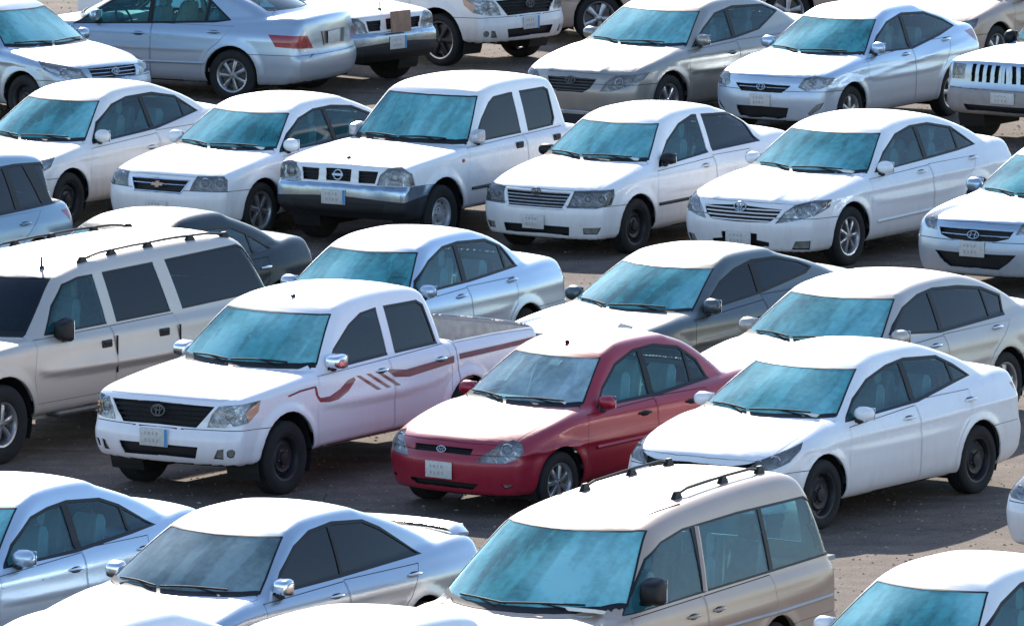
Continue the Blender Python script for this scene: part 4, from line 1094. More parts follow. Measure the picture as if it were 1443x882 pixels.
def spec_rio():
    return saloon(4.22, 1.675, 1.44, .80, 2.41, wr=.29, ar=.335, nose=.70, cowl=(.98, .93), rf=(1.80, 1.375), re=(2.95, 1.37), base=(3.50, 1.02), deck=1.01, zb=.90, dlo=TR['D2']['dlo'], B=2.28, belt=(.91, .96),
        pillars=[(2.29, 2.37, .04), (2.95, 3.03, .018)], feats=lamps('D2') + [TAIL], bulbs=[(.62, .64, .055, 'lens'), (.50, .60, .04, 'amber')], grille_bars=bars(.59, .65, 3, .007, 'trim'), emblem=('oval', .62, .10, 'chrome'),
        plate=(.43, .31, .155, 0, 0), handles=[(2.08, .80), (2.82, .83)], handle_mat='trim', mirror=(1.48, .93, (.19, .15, .11), 'paint'), tf=.12, fs=.28, bs=.18, nose_round=1, paint=RED, rim='seven', rimr=.185, antenna=(1.95, 0., .05, 1.2, .006),
        lamp_mat='reflector', seat_mat='seat_light', line=(.64, .02, .012), moulding=(1.32, 3.1, .56, .60, 'paint'), g_ws='glass_pale', shade=(.3, .5))
def spec_hilux(pt, stripes=True, rim='steel', rimr=.215, mats=None):
    fe = [F('D1', 'headlight', 'headlight'), F('D1', 'indicator', 'indicator', only=['headlight']), F('D1', 'grille', 'grille'), F('D1', 'air_intake', 'air_intake'), F('D1', 'fog_light', 'fog'), F('D1', 'fog_light', 'foglamp')]
    if stripes:
        for q in ([(1.355, .955), (1.375, .86), (1.42, .815), (1.56, .80), (1.72, .81), (1.90, .865), (2.04, .955), (2.02, .985), (1.90, .965), (1.76, .90), (1.58, .855), (1.43, .855), (1.40, .88), (1.385, .96)], [(.90, .935), (1.10, .965), (1.34, .975), (1.34, .955), (1.10, .945), (.92, .92)],
                  [(1.34, .975), (1.375, .975), (1.40, .88), (1.36, .88)]):
            fe.append(dict(view='side', poly=q, mat='decal'))
        for i in range(3):
            a = 2.05 + i * .17; fe.append(dict(view='side', poly=[(a, .99), (a + .075, .987), (a + .40, .82), (a + .32, .82)], mat='decal'))
        fe += [dict(view='side', poly=[(2.55, 1.0), (2.90, .955), (3.30, .972), (3.752, .99), (3.742, .925), (3.30, .90), (2.95, .88), (2.70, .905)], mat='decal'),
               dict(view='side', poly=[(3.84, 1.0), (5.33, 1.01), (5.33, .965), (3.84, .945)], mat='decal')]
    p = dict(L=5.34, W=1.80, H=1.70, foh=.90, wb=3.085, wr=.35, arch=.43, arch2=.42, tw=.22, rim=rim, rimr=rimr)
    p['low'] = [(.45, .34), (.10, .32), (.03, .40), (.0, .50), (.0, .62), (.05, .72), (.045, .88), (.09, .96), (.20, 1.005), (.6, 1.05), (1.30, 1.115), (1.6, 1.13), (3.6, 1.15), (5.2, 1.15), (5.31, 1.145), (5.33, 1.12), (5.33, .6), (5.27, .52), (4.9, .48), (4.0, .40), (.9, .36)]
    p['green'] = [(1.14, .85), (1.22, 1.06), (1.28, 1.13), (1.65, 1.40), (1.99, 1.60), (2.17, 1.67), (2.6, 1.715), (3.2, 1.715), (3.55, 1.685), (3.66, 1.62), (3.72, 1.35), (3.74, 1.1), (3.74, .8), (1.5, .8)]
    p.update(gs=(1.30, 3.74), zb=1.08, ws_z=(1.14, 1.56), rw_z=(1.20, 1.55), rw_vert=.58, hood_z=.955, hood_y=.70, dlo=[(1.64, 1.085), (1.843, 1.266), (2.207, 1.454), (2.45, 1.535), (2.748, 1.558), (3.45, 1.55), (3.54, 1.50), (3.582, 1.122), (2.683, 1.112)],
        pillars=[(2.745, 2.815, .062)], pillar_mat='paint', frame=.025, flank=[(.3, -.06), (.4, -.02), (.52, 0), (.8, 0), (.95, -.01), (1.05, -.03), (1.12, -.07), (1.25, -.14), (1.6, -.2)], gin=.075, gf=.0, gb=.02, tum=.32, tumc=.1, tf=.09, tr=.03, fs=.20, bs=.03, rs=.02, ws=.10, crown=.035, k1=.07, k2=.08, k3=.03, flare=.022,
        doors=[[(1.40, .40), (1.38, .75), (1.44, 1.06), (2.66, 1.09), (2.70, .40)], [(2.706, .40), (2.666, 1.09), (3.66, 1.12), (3.72, .95), (3.66, .62), (3.52, .40)]], handles=[(2.50, .99), (3.52, .985)], handle_mat='chrome',
        seats=[2.25, 3.05], seat_z=.62, mirror=(1.72, 1.13, (.19, .16, .19), 'chrome'), mirror_e=.5, cab_end=3.66, zbf=.69, zbr=.5, feats=fe, bulbs=[(.68, .82, .06, 'lens')],
        grille_bars=bars(.70, .92, 5, .012, 'trim'), emblem=('triple_oval', .835, .15, 'disc'), plate=(.585, .32, .17, -.02, 1), paint=pt, bed=dict(s0=3.84, s1=5.27, y=.80, zt=1.15, zf=.72), antenna=(2.22, .05, .03, 1.0, .007) if stripes else None,
        lamp_mat='reflector', lamp_wall='chrome', shade=(-.1, .6), g_side='glass_dark')
    if mats: p['mats'] = mats
    return p
def spec_navara(pt, **k):
    p = dict(L=5.05, W=1.82, H=1.715, foh=.85, wb=2.95, wr=.35, arch=.43, arch2=.41, tw=.23, rim='steel_grey', rimr=.2)
    p['low'] = [(.45, .34), (.12, .33), (.05, .40), (-.02, .44), (-.03, .52), (-.03, .66), (-.02, .73), (.045, .755), (.045, .90), (.08, .955), (.22, .995), (.6, 1.03), (1.32, 1.085), (1.6, 1.09), (3.6, 1.12), (4.95, 1.12), (5.02, 1.115), (5.04, 1.09), (5.04, .6), (4.98, .52), (4.7, .48), (3.9, .40), (.9, .36)]
    p['green'] = [(1.26, .85), (1.34, 1.03), (1.40, 1.10), (1.70, 1.36), (2.02, 1.61), (2.14, 1.675), (2.5, 1.725), (3.2, 1.73), (3.58, 1.70), (3.70, 1.64), (3.76, 1.35), (3.79, 1.1), (3.79, .8), (1.5, .8)]
    g1 = dict(view='diag', poly=TR['B3']['gr1'], part='grille'); g2 = dict(view='diag', poly=TR['B3']['gr2'], part='grille')
    p.update(gs=(1.34, 3.79), zb=1.08, ws_z=(1.11, 1.575), rw_z=(1.18, 1.56), rw_vert=.58, hood_z=.945, hood_y=.74, dlo=[(1.663, 1.089), (1.939, 1.339), (2.18, 1.50), (2.32, 1.555), (2.667, 1.569), (3.45, 1.566), (3.53, 1.53), (3.50, 1.20), (3.43, 1.125), (2.681, 1.105)],
        pillars=[(2.775, 2.83, .075)], pillar_mat='paint', frame=.025, flank=[(.3, -.05), (.4, -.015), (.52, 0), (.8, 0), (.95, -.005), (1.03, -.02), (1.10, -.06), (1.2, -.12), (1.6, -.2)], gin=.10, gf=.02, gb=.01, tum=.27, tumc=.1, tf=.05, tr=.02, fs=.12, bs=.02, rs=.02, ws=.08, crown=.03, k1=.06, k2=.07, k3=.03, flare=.02,
        doors=[[(1.42, .40), (1.36, .72), (1.44, 1.06), (2.68, 1.09), (2.73, .40)], [(2.736, .40), (2.686, 1.09), (3.60, 1.11), (3.68, .95), (3.62, .62), (3.50, .40)]], handles=[(2.52, .99), (3.35, 1.0)], handle_black=True,
        seats=[2.25, 3.1], seat_z=.62, mirror=(1.72, 1.12, (.12, .17, .21), 'cover'), mirror_e=.4, cab_end=3.7, zbf=.745, zbr=.5,
        feats=[F('B3', 'headlight', 'headlight'), g1, g2, dict(view='diag', poly=TR['B3']['chrome'], mat='chrome', zlim=.75), dict(view='diag', poly=TR['B3']['dark'], mat='plastic'), dict(view='diag', poly=[(-.4, .36), (.5, .36), (.55, .54), (-.4, .56)], mat='black')],
        bulbs=[(.66, .84, .07, 'lens')], grille_bars=[(.84, .008, 'plastic'), (.805, .006, 'plastic'), (.875, .006, 'plastic')], emblem=('ring_bar', .84, .13, 'chrome'), plate=(.595, .32, .17, -.02, 1), paint=pt,
        bed=dict(s0=3.89, s1=4.98, y=.82, zt=1.12, zf=.72), antenna=(.30, -.02, .09, .0, .006), moulding=(1.45, 3.5, .595, .60, 'plastic'), lamp_mat='reflector', g_side='glass_dark', after=navara_extra, mats=dict(bedmetal=simple('bed_dark', (.03, .03, .032), .8), chrome=simple('dull_chrome', (.36, .44, .52), .24, 1., var=.15)))
    p.update(k); return p
def navara_extra(p, sh, cv, root, mats, body, fb):
    for sg in (1, -1):
        mb = MB(); y = sh.side(1.28, .93); mb.super((-1.28, sg * (y + .002), .93), (.07, .02, .04), 'red_lamp', .8); mb.build('side_repeater', root, mats)
    mb = MB(); mb.box((-1.45, 0, .34), (.5, 1.3, .06), 'black'); mb.build('skid_plate', root, mats)
def hilux_extra(p, sh, cv, root, mats, body, fb):
    pass
def spec_camry10():
    return saloon(4.82, 1.82, 1.48, .96, 2.775, wr=.335, nose=.76, cowl=(1.12, .97), rf=(2.05, 1.42), re=(3.50, 1.39), base=(4.22, 1.10), deck=1.09, zb=.96, dlo=TR['B5']['dlo'], B=2.745, belt=(.96, 1.0),
        pillars=[(2.755, 2.775, .04), (3.52, 3.51, .018)], feats=lamps('B5') + [dict(view='rdiag', poly=[(.42, .82), (.70, .80), (.84, .88), (.76, .97), (.46, .96)], part='taillight'), dict(view='side', poly=[(4.58, .985), (4.9, .985), (4.9, .88), (4.64, .89)], part='taillight', thr=.06)], bulbs=[(.66, .66, .05, 'lens'), (.80, .70, .045, 'lens'), (.93, .73, .03, 'amber')],
        grille_bars=bars(.53, .735, 5, .011, 'paint'), emblem=('triple_oval', .70, .15, 'chrome'), plate=(.35, .33, .16, 0, 0), handles=[(2.53, .90), (3.70, .945)], mirror=(1.72, .99, (.20, .16, .14), 'paint'), tf=.10, fs=.27, hoodline=(.38, .010),
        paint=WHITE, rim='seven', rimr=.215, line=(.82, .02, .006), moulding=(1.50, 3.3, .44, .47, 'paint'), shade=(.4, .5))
def spec_corolla05():
    return saloon(4.53, 1.705, 1.485, .87, 2.60, wr=.315, nose=.77, cowl=(1.0, .99), rf=(1.80, 1.43), re=(3.12, 1.40), base=(3.75, 1.09), deck=1.08, zb=.94, dlo=TR['B4']['dlo'], B=2.54, belt=(.93, .99),
        pillars=[(2.53, 2.61, .045)], pillar_mat='paint', feats=lamps('B4') + [TAIL], bulbs=[(.60, .67, .05, 'lens'), (.75, .67, .05, 'lens')], grille_bars=bars(.565, .745, 5, .009, 'cover'), rimchrome=(.012, 'paint'), emblem=('triple_oval', .735, .12, 'disc'),
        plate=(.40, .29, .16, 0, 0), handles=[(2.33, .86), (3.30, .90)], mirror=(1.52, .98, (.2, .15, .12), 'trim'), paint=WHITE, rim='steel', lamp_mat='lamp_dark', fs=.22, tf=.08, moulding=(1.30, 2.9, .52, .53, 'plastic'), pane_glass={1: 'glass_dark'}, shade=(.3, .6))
def spec_b1():
    return saloon(4.43, 1.70, 1.46, .86, 2.60, wr=.315, nose=.74, cowl=(1.02, .93), rf=(1.90, 1.40), re=(3.15, 1.385), base=(3.85, 1.10), deck=1.09, zb=.90, dlo=TR['B1']['dlo'], B=2.66, belt=(.90, .98), pillars=[(2.665, 2.645, .04), (3.40, 3.36, .018)],
        feats=gen_front(.60, .76) + [TAIL], bulbs=[(.7, .69, .05, 'lens')], grille_bars=bars(.6, .73, 3), emblem=('triple_oval', .68, .12, 'chrome'), plate=(.42, .32, .16, 0, 0), mirror=(1.52, .95, (.2, .17, .12), 'paint'), paint=WHITE2, rim='steel', fs=.26, shade=(.2, .7), line=(.80, .03, .008))
def spec_optra():
    dl = [(1.36, .93), (1.62, 1.12), (1.93, 1.27), (2.28, 1.345), (2.65, 1.355), (3.05, 1.315), (3.35, 1.21), (3.62, 1.01), (2.55, .96)]
    return saloon(4.50, 1.725, 1.445, .90, 2.60, wr=.32, nose=.76, cowl=(1.02, .95), rf=(1.85, 1.385), re=(3.05, 1.365), base=(3.75, 1.07), deck=1.06, zb=.92, dlo=dl, B=2.50, belt=(.93, .99), pillars=[(2.50, 2.47, .035)],
        feats=lamps('B2') + [TAIL], bulbs=[(.56, .68, .055, 'lens'), (.72, .68, .05, 'lens'), (.80, .69, .025, 'amber')], lamp_mat='lamp_dark', grille_bars=[(.65, .010, 'chrome')], rimchrome=(.010, 'chrome'), emblem=('bowtie', .65, .14, 'gold'),
        plate=(.40, .3, .13, 0, 0), mirror=(1.50, .97, (.2, .17, .13), 'paint'), paint=WHITE, rim='six', rimr=.215, fs=.22, shade=(.4, .4))
def spec_elantra(pt, k='B6', **kw):
    p = saloon(4.55, 1.775, 1.44, .90, 2.70, wr=.325, nose=.80, cowl=(1.0, .95), rf=(2.02, 1.375), re=(3.15, 1.36), base=(4.12, 1.10), deck=1.10, zb=.93, dlo=TR['C3']['dlo'], B=2.60, belt=(.93, 1.05), pillars=[(2.61, 2.65, .05)],
        feats=lamps('B6') + [TAIL], bulbs=[(.62, .76, .045, 'lens')], grille_bars=[(.655, .010, 'chrome')], emblem=('slant_h', .665, .14, 'chrome'), plate=(.51, .31, .17, 0, 0), mirror=(1.62, .97, (.21, .17, .12), 'paint'), paint=pt, rim='ten', rimr=.22,
        fs=.30, tf=.12, line=(.72, .07, .006), ws=.18)
    p.update(kw); return p
def spec_c4():
    return saloon(4.86, 1.83, 1.475, .95, 2.78, wr=.335, nose=.74, cowl=(1.10, .98), rf=(2.02, 1.42), re=(3.62, 1.385), base=(4.30, 1.08), deck=1.07, zb=.96, dlo=TR['C4']['dlo'], B=2.595, belt=(.96, 1.0), pillars=[(2.60, 2.64, .035), (3.575, 3.595, .015)],
        feats=gen_front(.58, .74) + [TAIL], bulbs=[(.7, .68, .05, 'lens')], grille_bars=bars(.6, .72, 3), plate=(.42, .32, .16, 0, 0), handles=[(2.38, .88), (3.60, .925)], handle_mat='chrome', mirror=(1.70, 1.0, (.2, .17, .14), 'paint'), paint=BEIGE, rim='five', rimr=.23,
        g_side='glass_dark', fs=.24, shade=(.45, .5))
def spec_c2():
    return saloon(4.53, 1.705, 1.48, .87, 2.60, wr=.315, nose=.74, cowl=(1.0, .98), rf=(1.80, 1.425), re=(3.10, 1.40), base=(3.72, 1.07), deck=1.06, zb=.95, dlo=[(1.36, .975), (1.50, 1.115), (1.855, 1.281), (2.222, 1.384), (2.541, 1.402), (3.09, 1.371), (3.346, 1.279), (3.527, 1.046), (2.505, 1.0)], B=2.37, belt=(.96, 1.0),
        pillars=[(2.37, 2.49, .04), (3.26, 3.30, .018)], feats=gen_front() + [TAIL, dict(view='side', poly=[(4.36, .91), (4.6, .91), (4.6, .74), (4.36, .75)], part='taillight', thr=.06)], bulbs=[(.7, .68, .05, 'lens')], grille_bars=bars(.6, .72, 3), plate=(.42, .32, .16, 0, 0), handles=[(2.19, .89), (3.25, .94)], mirror=(1.5, .98, (.2, .15, .12), 'paint'),
        paint=SILVERB, rim='steel', fs=.22, shade=(-.2, .5), seat_mat='seat_light')
def spec_e1():
    return saloon(4.60, 1.77, 1.47, .93, 2.70, wr=.325, nose=.72, cowl=(1.08, .95), rf=(1.98, 1.40), re=(3.20, 1.37), base=(3.92, 1.08), deck=1.08, zb=.93, dlo=[(1.50, .925), (1.72, 1.10), (2.089, 1.278), (2.357, 1.325), (2.64, 1.347), (3.092, 1.313), (3.328, 1.231), (3.71, 1.017), (3.323, .985), (2.5, .935)], B=2.565, belt=(.92, .99),
        pillars=[(2.565, 2.60, .045), (3.335, 3.325, .018)], feats=gen_front() + [TAIL], bulbs=[(.7, .68, .05, 'lens')], grille_bars=bars(.6, .72, 3), plate=(.42, .32, .16, 0, 0), handles=[(2.42, .81), (3.4, .86)], handle_mat='chrome', mirror=(1.68, .96, (.23, .17, .13), 'paint'),
        paint=SILVERB, rim='five', rimr=.22, fs=.24, seat_mat='seat_light')
def spec_e2():
    return saloon(4.82, 1.80, 1.49, .96, 2.72, wr=.325, nose=.73, cowl=(1.10, .97), rf=(2.05, 1.43), re=(3.25, 1.41), base=(4.08, 1.09), deck=1.08, zb=.95, dlo=[(1.60, .965), (1.80, 1.13), (2.10, 1.30), (2.38, 1.39), (2.734, 1.418), (3.159, 1.383), (3.36, 1.30), (3.80, 1.025), (2.582, .985)], B=2.59, belt=(.96, 1.0),
        pillars=[(2.59, 2.685, .02)], feats=gen_front() + [TAIL], bulbs=[(.7, .68, .05, 'lens')], grille_bars=bars(.6, .72, 3), plate=(.42, .32, .16, 0, 0), handles=[(2.41, .86), (3.56, .89)], handle_mat='chrome', mirror=(1.68, .99, (.17, .16, .13), 'chrome'),
        paint=SILVER, rim='five', rimr=.22, fs=.24, g_side='glass_dark', g_ws='glass_grey', spoiler=dict(s=4.72, h=.06, w=.64), mirror_e=.5, antenna=(3.45, 0, .07, 1.0, .006), shade=(-.3, .5))
def spec_accent():
    return saloon(4.40, 1.70, 1.46, .85, 2.57, wr=.31, nose=.77, cowl=(.96, .95), rf=(1.95, 1.395), re=(3.10, 1.38), base=(4.02, 1.13), deck=1.12, zb=.95, dlo=TR['A7']['dlo'], B=2.45, belt=(.95, 1.04), pillars=[(2.44, 2.525, .04)],
        feats=lamps('A7') + [dict(view='rdiag', poly=[(.42, .88), (.68, .84), (.82, .92), (.86, 1.04), (.74, 1.05), (.5, 1.02)], part='taillight'), dict(view='side', poly=[(4.12, .975), (4.48, .965), (4.48, .80), (4.22, .82)], part='taillight', thr=.06)], bulbs=[(.62, .69, .05, 'lens'), (.78, .71, .03, 'lens')], grille_bars=[(.625, .010, 'chrome')], rimchrome=(.008, 'trim'), emblem=('slant_h', .635, .12, 'chrome'),
        plate=(.47, .29, .15, 0, 0), handles=[(2.25, .89), (3.35, .98)], handle_mat='chrome', mirror=(1.55, .99, (.2, .17, .12), 'paint'), paint=SILVERB, rim='five', rimr=.2, fs=.30, tf=.12, line=(.78, .09, .005), ws=.18)
def spec_camry07(pt, **k):
    p = saloon(4.82, 1.82, 1.48, .96, 2.775, wr=.335, nose=.73, cowl=(1.12, .97), rf=(2.05, 1.42), re=(3.45, 1.39), base=(4.15, 1.09), deck=1.10, zb=.96, dlo=TR['A6']['dlo'], B=2.56, belt=(.96, 1.0), pillars=[(2.56, 2.6, .04)],
        feats=lamps('A6') + [TAIL], bulbs=[(.62, .62, .05, 'lens'), (.76, .65, .04, 'lens')], lamp_mat='lamp_dark', grille_bars=bars(.48, .665, 5, .010, 'disc'), emblem=('triple_oval', .63, .14, 'disc'), plate=None, mirror=(1.74, 1.0, (.2, .17, .13), 'paint'),
        paint=pt, rim='five', rimr=.22, fs=.27, tf=.10, h=.042, hoodline=(.38, .010), shade=(.3, .4))
    p.update(k); return p
def spec_a2():
    return spec_camry07(SILVER, beta=64.7, dlo=[(1.40, .905), (1.60, 1.06), (1.953, 1.27), (2.35, 1.38), (2.75, 1.405), (3.10, 1.38), (3.35, 1.27), (3.68, 1.035), (3.459, 1.0), (2.493, .95)], B=2.50, pillars=[(2.51, 2.48, .03), (3.30, 3.33, .018)], handles=[(2.38, .83), (3.47, .885)], zb=.94, rim='seven', rimr=.215,
        bulbs=[], emblem=None, plate=None, feats=[dict(view='rdiag', poly=[(.88, .885), (.375, .873), (.303, .70), (.784, .73)], part='taillight'), dict(view='rear', poly=[(-.1, .72), (.28, .72), (.33, .90), (-.1, .90)], part='plate_panel', mat='dustpanel')], rplate=(.81, .34, .16),
        lid=[(4.10, -.1), (4.16, .56), (4.40, .66), (4.75, .66), (4.77, -.1)], moulding=(1.45, 3.35, .46, .48, 'paint'), mats=dict(dustpanel=GREYBROWN), h=.038)
def spec_suburban():
    p = dict(L=5.66, W=2.0, H=1.79, foh=.95, wb=3.30, wr=.385, arch=.455, arch2=.445, tw=.25, rim='six', rimr=.215)
    p['low'] = [(.5, .36), (.12, .36), (.03, .44), (.0, .55), (.0, .68), (.06, .74), (.06, .98), (.12, 1.04), (.4, 1.10), (1.40, 1.165), (1.7, 1.16), (5.45, 1.16), (5.57, 1.15), (5.60, 1.1), (5.61, .70), (5.65, .66), (5.65, .5), (5.5, .42), (4.3, .42), (.95, .40)]
    p['green'] = [(1.12, .9), (1.20, 1.12), (1.26, 1.18), (1.60, 1.42), (1.93, 1.655), (2.12, 1.73), (2.7, 1.81), (3.9, 1.84), (4.85, 1.83), (5.14, 1.79), (5.26, 1.69), (5.43, 1.36), (5.55, 1.15), (5.55, .85), (1.6, .85)]
    p.update(pwb=.11, pwt=.10, gs=(1.20, 5.55), zb=1.15, ws_z=(1.19, 1.655), rw_z=(1.24, 1.62), rw_vert=.66, hood_z=1.03, hood_y=.80,
        dlo=[(1.66, 1.16), (1.90, 1.42), (2.145, 1.60), (2.40, 1.645), (3.493, 1.665), (5.02, 1.70), (5.12, 1.66), (5.40, 1.225), (3.70, 1.185)], pillars=[(2.715, 2.71, .075), (3.78, 3.69, .095)], pillar_mat='paint', frame=.02, pane_door=[0, 1, None],
        flank=[(.35, -.05), (.45, -.01), (.58, 0), (.9, 0), (1.05, -.01), (1.13, -.03), (1.2, -.08), (1.4, -.16)], gin=.075, gf=.02, gb=.02, tum=.32, tumc=.1, tf=.05, tr=.05, fs=.14, bs=.10, ws=.10, rs=.06, crown=.03, k1=.07, k2=.09, k3=.03, flare=.012,
        doors=[[(1.44, .52), (1.40, .8), (1.46, 1.14), (2.66, 1.155), (2.68, .52)], [(2.686, .52), (2.666, 1.155), (3.70, 1.17), (3.72, .95), (3.68, .75), (3.55, .52)]], handles=[(2.54, .995), (3.46, 1.01)], handle_black=True,
        seats=[2.3, 3.3, 4.3], seat_z=.66, mirror=(1.88, 1.16, (.16, .24, .19), 'trim'), mirror_e=.45, cab_end=5.3, zbf=.72, zbr=.68, feats=gen_front(.74, .96), bulbs=[(.6, .85, .06, 'lens')], plate=(.52, .32, .16, 0, 0), grille_bars=[(.85, .03, 'chrome')],
        paint=BEIGE, g_side='glass_dark', g_ws='glass_dark', pane_glass={0: 'glass_side'}, rails=(2.58, 5.02, .60, (.03, .22, .46, .74, .97), .03, 'trim'), ribs=(2.4, 5.1, [-.56, -.42, -.28, -.14, 0, .14, .28, .42, .56]), antenna=(2.25, .42, .10, 0, .012), after=suburban_extra)
    return p
def suburban_extra(p, sh, cv, root, mats, body, fb):
    for sg in (1, -1):
        mb = MB(); mb.box((-2.75, sg * .96, .40), (2.1, .16, .05), 'disc', bev=.02); mb.build('running_board', root, mats)
        for s_ in (2.69, 3.70):
            mb = MB(); y = sh.side(s_, .9); mb.tube([(-s_, sg * (y - .002), z) for z in (.70, .82, .94, 1.06)], .011, 'trim', 6); mb.build('door_edge_guard', root, mats)
def spec_van():
    p = dict(L=5.06, W=1.90, H=1.80, foh=.95, wb=2.91, wr=.325, arch=.375, tw=.21, rim='cover', rimr=.2)
    p['low'] = [(.4, .24), (.08, .25), (.02, .36), (.0, .5), (.05, .66), (.07, .80), (.16, .90), (.5, .98), (1.05, 1.075), (1.3, 1.08), (4.8, 1.08), (4.99, 1.07), (5.02, 1.0), (5.02, .62), (5.06, .58), (5.06, .40), (4.95, .30), (4.0, .27), (.95, .27)]
    p['green'] = [(.80, .85), (.92, 1.04), (.96, 1.08), (1.42, 1.34), (1.93, 1.60), (2.10, 1.665), (2.6, 1.73), (3.4, 1.775), (4.2, 1.79), (4.72, 1.775), (4.89, 1.70), (4.98, 1.36), (5.01, 1.06), (5.01, .8), (1.2, .8)]
    p.update(gs=(.92, 5.01), zb=1.04, ws_z=(1.10, 1.61), rw_z=(1.12, 1.55), rw_vert=.62, hood_z=.885, hood_y=.66, dlo=[(1.40, 1.04), (1.626, 1.20), (1.955, 1.421), (2.25, 1.52), (2.65, 1.572), (3.6, 1.585), (4.74, 1.565), (4.87, 1.52), (4.95, 1.30), (4.96, 1.10), (4.91, 1.07), (2.8, 1.055)],
        pillars=[(2.70, 2.88, .042), (3.83, 4.0, .03)], frame=.018, flank=[(.25, -.05), (.35, -.015), (.5, 0), (.8, 0), (.95, -.01), (1.03, -.035), (1.1, -.08), (1.4, -.18)], gin=.05, gf=.0, gb=.02, tum=.30, tumc=.1, tf=.10, tr=.05, fs=.28, bs=.06, ws=.20, rs=.04, crown=.05, rc=.022, k1=.09, k2=.11, k3=.03, one_mirror=True,
        doors=[[(1.42, .34), (1.40, .7), (1.46, 1.02), (2.655, 1.035), (2.64, .34)], [(2.646, .34), (2.665, 1.035), (3.82, 1.05), (3.84, .80), (3.70, .70), (3.52, .55), (3.46, .34)]], handles=[(2.42, .90), (2.85, .90)], pane_door=[0, 1, None],
        seats=[2.1, 3.1, 4.0], seat_z=.5, mirror=(1.78, 1.15, (.2, .24, .20), 'trim'), mirror_e=.5, cab_end=4.8, zbf=.62, zbr=.60, feats=gen_front(.66, .80) + [dict(view='side', poly=[(4.19, .62), (4.36, .62), (4.36, .80), (4.19, .80)], mat='fuelflap')],
        bulbs=[(.7, .73, .06, 'lens')], plate=(.45, .32, .16, 0, 0), grille_bars=bars(.67, .78, 3, .01, 'trim'), paint=TAN, rails=(3.02, 4.52, .43, (.03, .55, .97), .04, 'trim'), ribs=(2.9, 4.5, [-.45, -.33, -.21, -.09, .03, .15, .27, .39]),
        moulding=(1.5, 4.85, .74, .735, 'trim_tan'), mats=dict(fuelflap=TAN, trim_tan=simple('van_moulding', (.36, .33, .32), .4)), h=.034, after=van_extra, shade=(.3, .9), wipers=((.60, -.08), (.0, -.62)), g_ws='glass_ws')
    return p
def van_extra(p, sh, cv, root, mats, body, fb):
    # flexible panel seams on the roof and the bright strip between the side windows
    for y in (.45, -.45):
        mb = MB(); mb.tube([(-s_, y + (.10 if y > 0 else -.10) * min(1, (s_ - 2.06) / .8), sh.top(s_, abs(y) + .05) + .001) for s_ in np.linspace(2.06, 2.9, 10)], .005, 'trim', 5); mb.build('roof_seam', body, mats)
    for sg in (1, -1):
        mb = MB(); pts = []
        for t in np.linspace(0, 1, 8):
            s_ = 2.705 + .165 * t; z = 1.06 + .50 * t; pts.append((-s_, sg * (sh.side(s_, z) + .0), z))
        mb.tube(pts, .028, 'paint', 6, flat=.5); mb.build('pillar_strip', root, mats)
def spec_wagon():
    p = saloon(4.50, 1.80, 1.62, .90, 2.65, wr=.34, nose=.78, cowl=(1.0, 1.02), rf=(1.8, 1.54), re=(4.0, 1.53), base=(4.34, 1.10), deck=1.06, zb=.99, B=2.45, belt=(.99, 1.02), dlo=[(1.32, 1.0), (1.6, 1.22), (1.95, 1.42), (2.4, 1.49), (3.6, 1.50), (4.12, 1.47), (4.36, 1.04), (2.5, 1.0)],
        pillars=[(2.45, 2.50, .04), (3.35, 3.40, .05), (3.98, 3.80, .10)], feats=gen_front() + [dict(view='rdiag', poly=[(.62, .84), (.86, .83), (.88, .96), (.66, .97)], part='taillight')], bulbs=[(.7, .68, .05, 'lens')], grille_bars=bars(.6, .72, 3), plate=(.42, .32, .16, 0, 0), paint=BLUESILVER, rim='five', h=.042, rs=.05, g_side='glass_dark', pane_glass={3: 'glass_dark'})
    p['doors'][1] = arcdoor(2.453, 3.75, 1.0, .90, 2.65, .385, .34); return p
